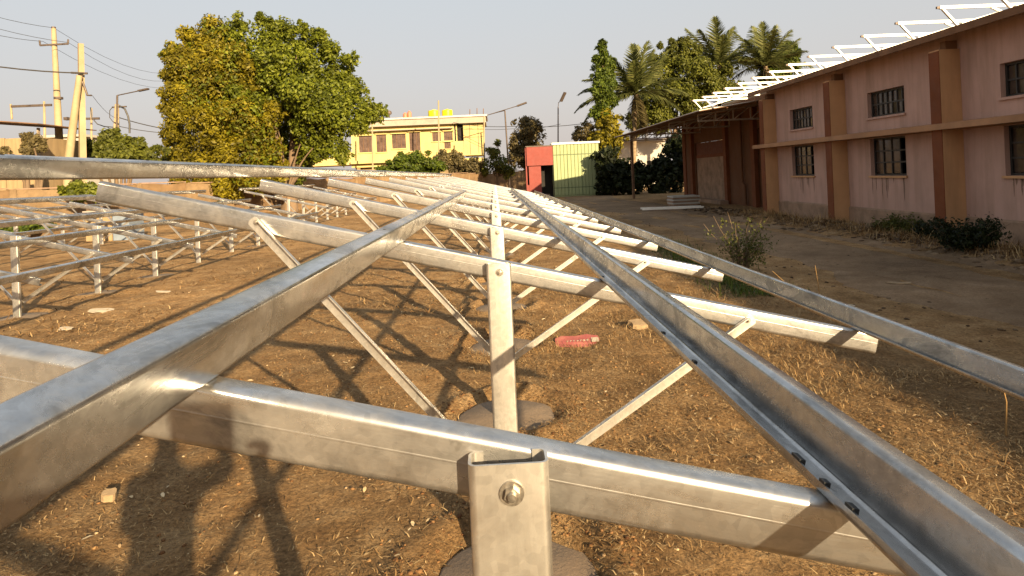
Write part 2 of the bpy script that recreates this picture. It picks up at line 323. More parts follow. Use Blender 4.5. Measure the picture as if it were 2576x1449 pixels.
# ------------------------------------------------------------------ layout constants
Y0, STEP = 0.89, 1.92
TILT = math.atan(0.246); ZC = 1.377                        # rafter top above the post line
AX, AY = -7.12, 9.62                                        # second frame: post line and a post
BX, BY = -8.2, 25.5
DX, DY = -13.4, 12.4
FOOT = [(0.02, Y0 + STEP * k) for k in range(-1, 14)] + [(AX, AY + STEP * k) for k in range(-2, 6)] + [(BX, BY + STEP * k) for k in range(0, 6)] + [(DX, DY + STEP * k) for k in range(0, 7)]
def track_mask(x, y):
    c = 6.35 + 0.25 * np.sin(y * 0.12) + 0.5 * vnoise(y * 0.35 + 7, y * 0 + 3)
    w = 1.95 + 0.5 * vnoise(y * 0.6, y * 0 + 9)
    return np.clip((w - np.abs(x - c)) / 0.5, 0, 1)
def ground_z(x, y):
    x = np.asarray(x, float); y = np.asarray(y, float)
    near = np.exp(-(np.maximum(0, np.hypot(x, y) - 35) / 25) ** 2)
    z = 0.05 * vnoise(x * 0.55 + 5, y * 0.55) + 0.045 * vnoise(x * 1.7, y * 1.7 + 20) + 0.028 * vnoise(x * 4.7, y * 4.7) + 0.014 * vnoise(x * 11, y * 11)
    tm = track_mask(x, y); z = z * (1 - 0.8 * tm) * near
    tc_ = 6.35 + 0.25 * np.sin(y * 0.12); z = z - tm * near * 0.035 * (np.exp(-((x - tc_ + 0.72) / 0.17) ** 2) + np.exp(-((x - tc_ - 0.72) / 0.17) ** 2)) * (0.7 + vnoise(y * 0.8, y * 0 + 2))
    bank = np.exp(-((x - 8.55) / 0.55) ** 2) * np.clip((y + 5) / 4, 0, 1) * np.clip((23 - y) / 2, 0, 1)
    z = z + bank * (0.10 + 0.16 * vnoise(x * 1.3 + 3, y * 1.3) + 0.08 * vnoise(x * 4, y * 4))
    for fx, fy in FOOT:
        d = np.hypot(x - fx, y - fy)
        k = np.clip((d - 0.35) / 0.12, 0, 1); z = z * k + (1 - k) * (-0.055)
        z = z + 0.038 * np.exp(-((d - 0.50) / 0.09) ** 2) * (1 + 1.2 * vnoise(x * 9, y * 9))
    return z
# ------------------------------------------------------------------ ground and track
def spaced(a, fine0, fine1, step, b, grow=1.22, mx=60):
    L = list(np.arange(fine0, fine1 + 1e-6, step)); s = step
    while L[-1] < b: s = min(s * grow, mx); L.append(L[-1] + s)
    s = step
    while L[0] > a: s = min(s * grow, mx); L.insert(0, L[0] - s)
    return np.array(L)
xs = spaced(-900, -6.0, 4.2, 0.05, 900); ys = spaced(-300, 1.4, 11.5, 0.05, 1800)
GX, GY = np.meshgrid(xs, ys); GZ = ground_z(GX, GY)
nx, ny = len(xs), len(ys); idx = np.arange(nx * ny).reshape(ny, nx)
GF = np.stack([idx[:-1, :-1], idx[:-1, 1:], idx[1:, 1:], idx[1:, :-1]], -1).reshape(-1, 4)
g = npmesh("ground", np.stack([GX, GY, GZ], -1).reshape(-1, 3), GF, M['yard']); tag(g, "bare brown earth of the yard", kind="structure")
g.data.polygons.foreach_set("use_smooth", np.ones(len(GF), bool))
ty = np.arange(-12, 70, 0.12); rows = []
for yy in ty:
    c = 6.35 + 0.25 * math.sin(yy * 0.12) + 0.5 * float(vnoise(np.array(yy * 0.35 + 7), np.array(3.0)))
    w = 1.75 + 0.5 * float(vnoise(np.array(yy * 0.6), np.array(9.0))) + 0.30 * float(vnoise(np.array(yy * 2.3), np.array(31.0)))
    w2 = 1.75 + 0.5 * float(vnoise(np.array(yy * 0.6), np.array(19.0))) + 0.30 * float(vnoise(np.array(yy * 2.1), np.array(51.0)))
    rows.append(np.linspace(c - w, c + w2, 18))
TX = np.array(rows); TY = np.repeat(ty[:, None], 18, 1)
TZ = ground_z(TX, TY) + 0.012
TZ[:, 0] -= 0.03; TZ[:, -1] -= 0.03
ti = np.arange(TX.size).reshape(TX.shape)
tf = np.stack([ti[:-1, :-1], ti[:-1, 1:], ti[1:, 1:], ti[1:, :-1]], -1).reshape(-1, 4)
tr = npmesh("dirt_track", np.stack([TX, TY, TZ], -1).reshape(-1, 3), tf, M['track']); tag(tr, "worn grey-brown dirt track beside the pink warehouse", kind="structure")
tr.data.polygons.foreach_set("use_smooth", np.ones(len(tf), bool))

# ------------------------------------------------------------------ C sections
def csection(pts, t=0.004, r=0.010, seg=4):
    """open centre line with rounded bends -> closed outline"""
    P = [Vector((a, b)) for a, b in pts]; line = [P[0]]
    for i in range(1, len(P) - 1):
        a = (P[i - 1] - P[i]).normalized(); b = (P[i + 1] - P[i]).normalized()
        p0, p1 = P[i] + a * r, P[i] + b * r; ctr = P[i] + (a + b) * r
        for k in range(seg + 1):
            u = k / seg; v = ((p0 - ctr) * (1 - u) + (p1 - ctr) * u).normalized() * r; line.append(ctr + v)
    line.append(P[-1]); L, Q = [], []
    for i, p in enumerate(line):
        d = (line[min(i + 1, len(line) - 1)] - line[max(i - 1, 0)]).normalized(); n = Vector((-d.y, d.x))
        L.append(p + n * t / 2); Q.append(p - n * t / 2)
    return [tuple(p) for p in L] + [tuple(p) for p in reversed(Q)]
def strip_prism(mb, poly, f0, f1):
    """extrude a thin closed outline; ends filled with quads between the two sides"""
    n = len(poly); h = n // 2; vs = [f0(*p) for p in poly] + [f1(*p) for p in poly]
    fs = [(k, (k + 1) % n, (k + 1) % n + n, k + n) for k in range(n)]
    for k in range(h - 1):
        a, b, c, d = k, k + 1, n - 2 - k, n - 1 - k
        fs.append((d, c, b, a)); fs.append((a + n, b + n, c + n, d + n))
    mb.add(vs, fs); return mb
HR = 0.086
# rafter: web faces -y, flanges run back, top at z = 0
raf_sec = csection([(0.045, -0.018), (0.045, 0.0), (0.0, 0.0), (0.0, -HR), (0.045, -HR), (0.045, -HR + 0.018)], 0.004, 0.011, 5)
def rafter_mesh(x0, x1):
    mb = MB(); strip_prism(mb, raf_sec, lambda a, b: (x0, a, b), lambda a, b: (x1, a, b))
    mb.add([(x0 + .002, -0.0019, -HR * 0.44), (x0 + .002, -0.00245, -HR * 0.465), (x0 + .002, -0.0019, -HR * 0.49), (x1 - .002, -0.0019, -HR * 0.44), (x1 - .002, -0.00245, -HR * 0.465), (x1 - .002, -0.0019, -HR * 0.49)], [(0, 1, 4, 3), (1, 2, 5, 4)])   # faint rolled line in the web
    return mb.mesh("rafter", M['steel_x'], 40)
# purlin: web on +x, opening towards -x, bottom at z = 0
HP, FP = 0.086, 0.050
pur_sec = csection([(-FP, 0.018), (-FP, 0.0), (0.0, 0.0), (0.0, HP), (-FP, HP), (-FP, HP - 0.016)], 0.004, 0.010, 5)
z_sec = csection([(-0.056, 0.017), (-0.056, 0.0), (0.0, 0.0), (0.0, HP), (0.046, HP), (0.046, HP - 0.015)], 0.004, 0.010, 5)   # Z rail: lower flange and lip towards the camera
z_small = csection([(-0.030, 0.012), (-0.030, 0.0), (0.0, 0.0), (0.0, HP), (0.045, HP), (0.045, HP - 0.015)], 0.004, 0.008, 5)
def purlin_mesh(y0, y1, bend=0.0, pur_sec=pur_sec):
    mb = MB(); n = max(2, int((y1 - y0) / 0.6)); yy = [y0 + (y1 - y0) * i / n for i in range(n + 1)]
    m = len(pur_sec); h = m // 2; vs = []; ph = rnd.random() * 6
    for y in yy:
        dx = bend * math.sin(y * 0.9 + ph); dz = bend * 0.7 * math.sin(y * 1.3 + ph * 2)
        vs += [(a + dx, y, b + dz) for a, b in pur_sec]
    fs = [(i * m + k, i * m + (k + 1) % m, (i + 1) * m + (k + 1) % m, (i + 1) * m + k) for i in range(n) for k in range(m)]
    for k in range(h - 1):
        a, b, c, d = k, k + 1, m - 2 - k, m - 1 - k; e = n * m
        fs.append((d, c, b, a)); fs.append((a + e, b + e, c + e, d + e))
    mb.add(vs, fs); return mb.mesh("purlin", M['steel_y'], 40)
WP, DP = 0.104, 0.042
post_sec = csection([(-WP / 2 + 0.018, DP), (-WP / 2, DP), (-WP / 2, 0), (WP / 2, 0), (WP / 2, DP), (WP / 2 - 0.018, DP)], 0.004, 0.009, 5)
def post_mesh(z0, z1):
    mb = MB(); strip_prism(mb, post_sec, lambda a, b: (a, b, z0), lambda a, b: (a, b, z1)); return mb.mesh("post", M['steel_z'], 40)
def brace_mesh(p, q, w=0.046, d=0.030, side=1):
    """angle bar: flat leg towards the camera, second leg running back from its upper edge, rounded top end"""
    p = Vector(p); q = Vector(q); L = (q - p).length; u = (q - p).normalized(); n = Vector((u.z, 0, -u.x)) * side
    sec = csection([(-w / 2, 0.0), (w / 2, 0.0), (w / 2, -d)], 0.004, 0.006, 3)
    mb = MB(); strip_prism(mb, sec, lambda a, b: p + n * a + Vector((0, b, 0)), lambda a, b: q - u * w * 0.35 + n * a + Vector((0, b, 0)))
    poly = [(-w / 2, 0)] + [(w / 2 * math.cos(math.pi - math.pi * k / 8), 0.35 * w + w / 2 * 0.55 * math.sin(math.pi * k / 8)) for k in range(9)] + [(w / 2, 0)]
    o = q - u * w * 0.35
    mb.prism(poly, lambda a, b: o + n * a + u * b + Vector((0, -0.002, 0)), lambda a, b: o + n * a + u * b + Vector((0, 0.0021, 0)))
    return mb.mesh("brace", M['steel_z'], 40)
def bolt_mesh(r=0.011):
    mb = MB()
    ring = lambda R_, n, y, ph=0: [(R_ * math.cos(2 * math.pi * k / n + ph), y, R_ * math.sin(2 * math.pi * k / n + ph)) for k in range(n)]
    def disc(R0, y0, R1, y1, n, ph=0):
        mb.add(ring(R0, n, y0, ph) + ring(R1, n, y1, ph), [tuple(range(n)), tuple(reversed(range(n, 2 * n)))] + [(k, k + n, (k + 1) % n + n, (k + 1) % n) for k in range(n)])
    disc(r * 1.55, 0, r * 1.5, -0.003, 20); disc(r, -0.003, r * 0.97, -0.010, 6, 0.3); disc(r * 0.62, -0.010, r * 0.5, -0.016, 12)
    return mb.mesh("bolt", M['bolt'], 35)
_fm = MB().lathe([(0.36, -0.35), (0.36, -0.040), (0.345, -0.032), (0.02, -0.026)], 28)
_fm.v = [(x * (1 + .035 * math.sin(math.atan2(y, x) * 3) + .02 * math.sin(math.atan2(y, x) * 7 + 1)), y * (1 + .03 * math.cos(math.atan2(y, x) * 4) + .02 * math.sin(math.atan2(y, x) * 9)), z + .003 * math.sin(x * 40 + y * 31)) for x, y, z in _fm.v]
foot_mesh = _fm.mesh("footing", M['concrete'], 35)
MBOLT = bolt_mesh()
XR = 1.745
MR = rafter_mesh(-XR - 0.02, XR)
ct, st = math.cos(TILT), math.sin(TILT)
def rafz(x): return ZC - 0.246 * x
def frame(name, label, px, py, ks, purlins, dz=0.0, detail=True):
    """purlins: list of (x on the slope, y0, y1)"""
    root = empty(name, (px, py, 0)); tag(root, label, "mounting frame", "solar mounting frames in the yard")
    name_first = detail
    mp = post_mesh(-0.12 - dz, ZC - 0.010)
    bl = brace_mesh((-0.056, 0, 0.42), (-1.06, 0, rafz(-1.06) - 0.040), side=1)
    br = brace_mesh((0.076, 0, 0.385), (1.12, 0, rafz(1.12) - 0.042), side=-1)
    for k in ks:
        y = STEP * k
        po = inst(mp, "post", root, (0.002, y - DP - 0.003, dz)); inst(foot_mesh, "footing", root, (0.02, y - 0.02, 0), (0, 0, rnd.random() * 6))
        ra = inst(MR, "rafter", root, (0, y, ZC + dz), (0, TILT, 0))
        if detail and k < 6:
            inst(MBOLT, "bolt", po, (0.003, -0.002, ZC - 0.048))
            inst(MBOLT, "bolt", po, (0.0, -0.002, 0.385), (0, 0.4, 0), (0.8, 0.8, 0.8))
        if k < 1 and name_first: continue
        b1 = inst(bl, "brace", root, (0, y - 0.0045, dz)); b2 = inst(br, "brace", root, (0, y - 0.0045, dz))
        if detail and k < 6:
            inst(MBOLT, "bolt", b1, (-1.045, -0.0022, rafz(-1.045) - 0.043), (0, 0.2, 0), (0.72, 1, 0.72)); inst(MBOLT, "bolt", b2, (1.10, -0.0022, rafz(1.10) - 0.049), (0, 0.7, 0), (0.72, 1, 0.72))
    for (x, ya, yb, bend, *sec) in purlins:
        pu = inst(purlin_mesh(ya, yb, bend, *sec), "purlin", root, (x + 0.0012 * st, 0, rafz(x) + 0.002 + dz + 0.0012), (0, TILT, 0))
        if detail and not sec:
            hole = MB()
            for yy in np.arange(math.ceil(ya / 0.48) * 0.48, min(yb, 9), 0.96):
                n = 10; c = -FP * 0.5
                vs = [(c + 0.0055 * math.cos(2 * math.pi * k / n), yy + 0.010 * math.sin(2 * math.pi * k / n), HP + 0.0026) for k in range(n)]
                hole.add(vs + [(a, b, HP - 0.002) for a, b, _ in vs], [tuple(range(n))] + [(k, k + n, (k + 1) % n + n, (k + 1) % n) for k in range(n)])
            hole.build("slot", M['dark'], pu)
    return root
Yr = lambda k: STEP * k
F1 = frame("solar_mounting_frame", "large galvanised steel solar mounting frame filling the foreground", 0, Y0, range(-1, 14),
      [(-1.755, -2.6, 6.02, 0.002), (-1.755, 6.03, 13.9, 0.003), (-1.755, 13.91, 25.3, 0.003),
       (-0.405, -2.6, 7.86, 0.001), (0.505, -2.6, 7.78, 0.002, z_sec), (0.505, 7.80, 19.35, 0.004, z_sec),
       (1.610, -2.6, 9.7, 0.003, z_small), (1.610, 9.71, 25.3, 0.004, z_small)])
# small black clips and cable in the channel
cl = empty("channel_cable", (0.505, Y0, rafz(0.505)))
tag(cl, "thin black cable with clips lying in the open channel of the near right rail", "cable")
def chan(y, dx=-0.055, dz=0.020): return Vector((dx * ct + dz * st, y - 0, dz * ct - dx * st * 1.0 + 0.003))
MB().tube([chan(-1.2 + 0.1 * i, -0.050 + 0.002 * math.sin(i * 1.3), 0.0065) for i in range(28)], 0.0022, 6).build("wire", M['rubber'], cl)
for yy, s in ((0.10, 1.5), (0.02, 0.8), (-0.05, 1.0), (0.62, 0.8), (1.9, 0.9), (0.9, .7)):
    p = chan(yy, -0.052, 0.014); MB().box((-0.004, -0.009 * s, -0.006), (0.006, 0.009 * s, 0.006)).build("clip", M['rubber'], cl, p, (0, TILT, 0))
frame("solar_mounting_frame", "long low mounting frame on the left with four rails, behind the near frame", AX, AY, range(-2, 6),
      [(-1.755, -5.5, 10.2, 0.004), (-0.405, -5.5, 10.2, 0.004), (0.500, -5.5, 10.2, 0.004), (1.635, -5.5, 10.2, 0.004)], dz=-0.20, detail=False)
frame("solar_mounting_frame", "small far mounting frame in front of the big tree and boundary wall", BX, BY, range(0, 6),
      [(-1.755, -0.4, 10.0, 0.005), (-0.405, -0.4, 10.0, 0.005), (0.500, -0.4, 10.0, 0.005), (1.635, -0.4, 10.0, 0.005)], dz=-0.20, detail=False)

frame("solar_mounting_frame", "farther left mounting frame showing between the rails of the long low frame", DX, DY, range(0, 7),
      [(-1.755, -0.4, 12.0, 0.005), (-0.405, -0.4, 12.0, 0.005), (0.500, -0.4, 12.0, 0.005), (1.635, -0.4, 12.0, 0.005)], dz=-0.20, detail=False)

# ------------------------------------------------------------------ warehouse
XW = 9.62; XP = 9.17; ZE = 4.22; XE = 9.12; PITCH = 0.25
WY0, WY1 = -16.0, 21.95
wh = empty("warehouse", (XW, WY0, 0)); tag(wh, "long pink plastered warehouse with peach pilasters and barred windows along the track", "warehouse")
def wp(name, mat, mb, parent=None, smooth=None):
    o = mb.build(name, mat, parent or wh, (-XW, -WY0, 0) if parent is None else (0, 0, 0), smooth=smooth); return o
WINS = []                                                    # (y0, y1, z0, z1) openings
PY = [21.58 - 4.27 * i for i in range(0, 9)]                 # far edge of each pilaster front
for i in range(1, 9):
    c = PY[i] + 2.24
    WINS.append((c - 0.70, c + 0.70, 1.33, 2.27, 'low')); WINS.append((c - 0.73, c + 0.73, 2.80, 3.44, 'up'))
# wall face with real openings: built from strips between the openings
def wall_with_holes(mb, x0, x1, y0, y1, z0, z1, holes):
    ysn = sorted({y0, y1, *[h[0] for h in holes], *[h[1] for h in holes]}); zsn = sorted({z0, z1, *[h[2] for h in holes], *[h[3] for h in holes]})
    for a, b in zip(ysn[:-1], ysn[1:]):
        col = []
        for c, d in zip(zsn[:-1], zsn[1:]):
            ym, zm = (a + b) / 2, (c + d) / 2
            solid = not any(h[0] < ym < h[1] and h[2] < zm < h[3] for h in holes)
            if solid and col and abs(col[-1][1] - c) < 1e-6: col[-1][1] = d
            elif solid: col.append([c, d])
        for c, d in col: mb.box((x0, a, c), (x1, b, d))
mb = MB(); wall_with_holes(mb, XW, XW + 0.22, WY0, WY1, -0.1, 4.32, WINS)
wp("wall", M['wall_pink'], mb)
wp("plinth", M['plinth'], MB().prism([(XW - 0.035, -0.1), (XW - 0.035, 0.46), (XW - 0.004, 0.50), (XW - 0.004, -0.1)], lambda a, b: (a, WY0 + .01, b), lambda a, b: (a, WY1 - 0.3, b)))
for i, y in enumerate(PY):
    po = wp("pilaster", M['peach'], MB().box((XP + 0.012, y - 0.30, -0.12), (XW - 0.002, y, 3.93)))
    fr = MB().box((XP, y - 0.302, 0.05), (XP + 0.0115, y + 0.002, 3.90)).build("front_facing", M['brown_paint'], po)
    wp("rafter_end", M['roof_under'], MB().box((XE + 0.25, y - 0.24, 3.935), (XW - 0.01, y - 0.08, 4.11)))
wp("string_course", M['ledge'], MB().prism([(XP - 0.08, 2.29), (XP - 0.08, 2.41), (XW - 0.003, 2.46), (XW - 0.003, 2.28)], lambda a, b: (a, WY0 + 0.02, b), lambda a, b: (a, WY1 + 0.12, b)))
for (a, b, c, d, kind) in WINS:
    root = MB()
    fx = XW + 0.10
    root.box((fx, a, c), (fx + 0.05, b, c + 0.045)).box((fx, a, d - 0.045), (fx + 0.05, b, d)).box((fx, a, c + 0.045), (fx + 0.05, a + 0.045, d - 0.045)).box((fx, b - 0.045, c + 0.045), (fx + 0.05, b, d - 0.045))
    wo_ = wp("window", M['frame_dark'], root)
    wp("sill", M['peach'] if kind == 'low' else M['wall_pink'], MB().box((XW - 0.045, a - 0.04, c - 0.05), (XW + 0.10, b + 0.04, c - 0.001)))
    vis = a > 8
    nb = 7 if kind == 'up' else 4; nh = 1 if kind == 'up' else 2
    if kind == 'low':                                        # one leaf of the near side stands open inside: keep it dark
        nb = 4
    for j in range(nb if vis else 0):
        for k in range(nh + 1):
            y0_ = a + 0.045 + (b - a - 0.09) * j / nb; y1_ = a + 0.045 + (b - a - 0.09) * (j + 1) / nb
            z0_ = c + 0.045 + (d - c - 0.09) * k / (nh + 1); z1_ = c + 0.045 + (d - c - 0.09) * (k + 1) / (nh + 1)
            tl = 0.012 * (rnd.random() - 0.5)
            if kind == 'low' and j == 0: continue
            pm = MB(); x_ = fx + 0.028
            pm.add([(x_ + tl, y0_ + .012, z0_ + .012), (x_ - tl, y1_ - .012, z0_ + .012), (x_ - tl, y1_ - .012, z1_ - .012), (x_ + tl, y0_ + .012, z1_ - .012),
                    (x_ + tl + .005, y0_ + .012, z0_ + .012), (x_ - tl + .005, y1_ - .012, z0_ + .012), (x_ - tl + .005, y1_ - .012, z1_ - .012), (x_ + tl + .005, y0_ + .012, z1_ - .012)],
                   [(0, 1, 2, 3), (7, 6, 5, 4), (0, 4, 5, 1), (1, 5, 6, 2), (2, 6, 7, 3), (3, 7, 4, 0)])
            pm.build("pane", M['pane'], wo_)
    for j in range(1, nb):
        yy = a + 0.045 + (b - a - 0.09) * j / nb
        MB().box((fx + 0.004, yy - 0.016, c + 0.0452), (fx + 0.046, yy + 0.016, d - 0.0452)).build("bar", M['frame_dark'], wo_)
    for k in range(1, nh + 1):
        zz = c + 0.045 + (d - c - 0.09) * k / (nh + 1)
        MB().box((fx + 0.002, a + 0.0452, zz - 0.018), (fx + 0.048, b - 0.0452, zz + 0.018)).build("bar", M['frame_dark'], wo_)
    # near-black sheet standing in for the unlit room behind the window
    wp("room_shade_sheet", M['dark'], MB().box((XW + 0.55, a - 0.3, c - 0.3), (XW + 0.60, b + 0.3, d + 0.3)))
M['stain'] = surface("dried_run_marks", (0.20, 0.125, 0.085), 0.95, var=0.3, scale=6, bump=0.1)
for (a, b, c, d, kind) in WINS:
    if kind != 'low' or a < 8: continue
    for j in range(9):
        y = a + (b - a) * (0.02 + 0.96 * rnd.random()); L = 0.12 + 0.45 * rnd.random() ** 2; w = 0.012 + 0.02 * rnd.random(); n = 6
        pts = [(y - w * (1 - k / n) ** .6 + .01 * (rnd.random() - .5), c - 0.052 - L * k / n) for k in range(n + 1)] + [(y + w * (1 - k / n) ** .6 + .01 * (rnd.random() - .5), c - 0.052 - L * k / n) for k in range(n - 1, -1, -1)]
        wp("run_mark", M['stain'], MB().prism(pts, lambda p, q: (XW - 0.0035, p, q), lambda p, q: (XW - 0.001, p, q)))
# roof: two slopes, sheet thickness and a soffit, with ribs at the eave
def slope(x0, x1, y0, y1, z0, pitch, t=0.035):
    z1 = z0 + (x1 - x0) * pitch
    return MB().prism([(x0, z0), (x1, z1), (x1, z1 + t), (x0, z0 + t)], lambda a, b: (a, y0, b), lambda a, b: (a, y1, b))
XRID = 14.0; ZR = ZE + (XRID - XE) * PITCH
roof = wp("roof", M['roof_sheet'], slope(XE, XRID, WY0 - 0.5, 22.3, ZE + 0.012, PITCH, 0.03))
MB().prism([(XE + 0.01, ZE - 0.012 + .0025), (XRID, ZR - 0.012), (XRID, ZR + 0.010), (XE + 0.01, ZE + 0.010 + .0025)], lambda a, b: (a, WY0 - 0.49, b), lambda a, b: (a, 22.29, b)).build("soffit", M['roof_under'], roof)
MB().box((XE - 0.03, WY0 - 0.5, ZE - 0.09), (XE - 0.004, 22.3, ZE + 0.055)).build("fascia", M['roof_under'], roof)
MB().prism([(XRID + .005, ZR + .01), (19.4, ZE + .01), (19.4, ZE + 0.05), (XRID + .005, ZR + 0.05)], lambda a, b: (a, WY0 - 0.5, b), lambda a, b: (a, 38.3, b)).build("rear_slope", M['roof_sheet'], roof)
wp("rear_wall", M['wall_pink'], MB().box((18.8, WY0, -0.1), (19.0, 35.2, ZE + 0.05)))
wp("end_wall", M['wall_pink'], MB().prism([(XW + 0.23, -0.1), (18.79, -0.1), (18.79, ZE + 0.05), (XRID, ZR - 0.03), (XW + 0.23, 4.28)], lambda a, b: (a, WY0, b), lambda a, b: (a, WY0 + 0.2, b)))
# recessed bay beyond the last pilaster, under the canopy
XB = 10.75
HB = [(22.6, 26.6, -0.2, 3.05, 'd'), (29.6, 34.0, -0.2, 3.0, 'd')]
mb = MB(); wall_with_holes(mb, XB, XB + 0.2, WY1 - 0.1, 35.2, -0.1, 4.5, [(22.5, 25.6, 0.02, 3.2), (29.0, 33.6, 0.02, 3.0)])
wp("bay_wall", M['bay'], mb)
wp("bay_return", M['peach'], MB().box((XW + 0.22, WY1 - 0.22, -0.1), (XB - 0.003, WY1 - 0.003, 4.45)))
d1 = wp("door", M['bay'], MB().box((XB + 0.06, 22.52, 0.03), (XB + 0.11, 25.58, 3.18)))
for k in range(1, 4):
    MB().box((XB + 0.052, 22.53, 0.8 * k - 0.02), (XB + 0.0595, 25.57, 0.8 * k + 0.015)).build("rail", M['brown_paint'], d1)
d2 = wp("door", M['plinth'], MB().box((XB + 0.06, 29.02, 0.03), (XB + 0.11, 33.58, 2.2)))
MB().box((XB + 0.04, 29.02, 2.201), (XB + 0.12, 33.58, 2.36)).build("transom", M['brown_paint'], d2)
MB().box((XB + 0.07, 29.02, 2.361), (XB + 0.11, 33.58, 2.98)).build("top_panel", M['shutter_red'], d2)
for y in (25.75, 28.9, 33.9):
    wp("pilaster", M['brown_paint'], MB().box((XB - 0.16, y - 0.17, -0.1), (XB - 0.003, y + 0.17, 4.2)))
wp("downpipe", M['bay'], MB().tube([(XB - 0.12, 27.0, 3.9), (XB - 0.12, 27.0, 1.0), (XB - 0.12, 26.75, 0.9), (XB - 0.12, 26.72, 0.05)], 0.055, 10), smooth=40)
wp("end_pier", M['brown_paint'], MB().box((XB - 0.05, 35.21, -0.1), (XB + 0.35, 35.7, 4.3)))
wp("door_step", M['plinth'], MB().box((XB - 0.55, 28.6, -0.1), (XB - 0.17, 34.2, 0.16)))
# canopy over the bay: lower, further out
XC = 7.35; ZCN = 3.73; CPIT = 0.13
can = wp("canopy", M['roof_sheet'], slope(XC, XRID, 22.32, 38.3, ZCN, CPIT, 0.03))
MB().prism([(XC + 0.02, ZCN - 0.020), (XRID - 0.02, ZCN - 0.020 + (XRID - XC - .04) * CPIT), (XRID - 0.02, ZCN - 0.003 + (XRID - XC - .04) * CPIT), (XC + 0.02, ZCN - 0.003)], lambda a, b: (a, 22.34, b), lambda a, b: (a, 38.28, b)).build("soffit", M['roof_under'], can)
for yy in (24, 28, 32, 36, 38.0):                            # trusses run across
    x0, x1 = XC + 0.5, XB - 0.2; zt = lambda x: ZCN - 0.07 + (x - XC) * CPIT; zb = ZCN - 0.12
    tb = MB().bar((x0, yy, zt(x0)), (x1, yy, zt(x1)), 0.06).bar((x0, yy, zb - .12), (x1, yy, zb - .12), 0.06)
    n = 4
    for k in range(n + 1):
        x = x0 + (x1 - x0) * k / n; tb.bar((x, yy + .003, zb - .12), (x, yy + .003, zt(x)), 0.04)
        if k < n: x2 = x0 + (x1 - x0) * (k + 1) / n; tb.bar((x, yy - .004, zb - .12), (x2, yy - .004, zt(x2)), 0.035)
    tb.build("truss", M['truss'], can)
for x in (8.4, 9.4, 10.4, 11.6, 12.8):
    MB().box((x - .03, 22.4, ZCN - 0.075 + (x - XC) * CPIT), (x + .03, 38.2, ZCN - 0.0225 + (x - XC) * CPIT - .012)).build("canopy_purlin", M['roof_under'], can)
for y in (38.1,):
    MB().tube([(8.35, y, -0.1), (8.35, y, ZCN + 0.06)], 0.085, 10).build("column", M['tin'], can, smooth=40)
    MB().tube([(12.5, y, -0.1), (12.5, y, ZCN + 0.55)], 0.085, 10).build("column", M['tin'], can, smooth=40)

# roof racks, each a frame of its own
rack0 = None
ords = ["nearest", "second", "third", "fourth", "fifth", "sixth", "seventh", "eighth", "ninth", "tenth", "eleventh", "twelfth", "thirteenth", "farthest"]
for k in range(-1, 13):
    y = 12.25 + 1.29 * k; z0 = ZE + 0.05 + (9.3 - XE) * PITCH
    if rack0 is None:
        rk = empty("roof_rack", (9.3, y, z0)); rack0 = rk
        zr = lambda x: x * PITCH
        top = 0.35
        MB().box((-0.42, -0.03, top - 0.03), (2.0, 0.03, top + 0.03)).build("top_rail", M['rack'], rk)
        for x, dx in ((-0.36, 0.30), (0.62, 0.24)):
            MB().bar((x, 0, top - 0.031), (x + dx, 0, zr(x + dx) - 0.01), 0.05, 0.04).build("leg", M['rack'], rk)
        MB().bar((0.0, 0.0, zr(0.0) + 0.02), (2.3, 0.0, zr(2.3) + 0.02), 0.06, 0.04).build("base_rail", M['rack'], rk)
        MB().box((-0.48, -0.022, top - 0.022), (-0.4205, 0.022, top + 0.022)).build("end_cap", M['iron'], rk)
    else:
        rk = copy_tree(rack0); rk.location = (9.3, y, z0)
    i = k + 1
    tag(rk, ("white steel panel rack on the warehouse roof, %s of the row" % ords[i]) if i < 13 else "white steel panel rack on the warehouse roof, farthest of the row", "roof rack", "panel racks along the warehouse roof")

# ------------------------------------------------------------------ kiosk
ks = empty("kiosk", (4.35, 46.3, 0), R(-2)); tag(ks, "pale yellow-green sheet kiosk with a red entrance standing at the end of the track", "kiosk")
KW, KH = 3.35, 3.85
MB().box((0.02, 0.06, -0.05), (KW - 0.02, 3.4, KH - 0.05)).build("body", M['kiosk'], ks)
n = 13
pmesh = {}
for (z0, z1) in ((0.12, 0.62), (0.68, 3.02), (3.09, KH - 0.06)):
    me = MB()
    w = KW / n - 0.022; me.prism([(0, 0.055), (0, 0.02), (0.04, 0), (w - 0.04, 0), (w, 0.02), (w, 0.055)], lambda a, b: (a, b, z0), lambda a, b: (a, b, z1)); me = me.mesh("sheet_panel", M['kiosk'])
    for i in range(n): inst(me, "sheet_panel", ks, (i * KW / n + 0.011, 0, 0))
for z in (0.65, 3.055): MB().box((0, -0.012, z - 0.028), (KW, 0.05, z + 0.028)).build("cross_strip", M['kiosk_trim'], ks)
for x in (KW / n * 4, KW / n * 8.0): MB().box((x - 0.012, -0.02, 0.12), (x + 0.012, 0.0, 3.0)).build("joint_strip", M['kiosk_trim'], ks)
MB().box((-0.06, -0.10, KH - 0.04), (KW + 0.08, 3.5, KH + 0.10)).build("roof", M['kiosk_roof'], ks)
en = MB().box((-1.92, -0.02, 2.35), (-0.01, 0.08, 3.72)).build("entrance_panel", M['kiosk_red'], ks)
MB().box((-1.98, -0.05, 3.722), (-0.005, 1.2, 3.80)).build("entrance_roof", M['iron'], ks)
MB().box((-1.80, 0.03, -0.05), (-0.92, 0.10, 2.30)).build("door", M['kiosk_red'], ks)
MB().box((-2.02, 0.09, -0.05), (-1.925, 1.3, 3.70)).build("side_panel", M['kiosk_red'], ks)
MB().box((-2.02, -0.03, -0.05), (-1.81, 0.085, 0.95)).build("side_pier", M['kiosk_red'], ks)
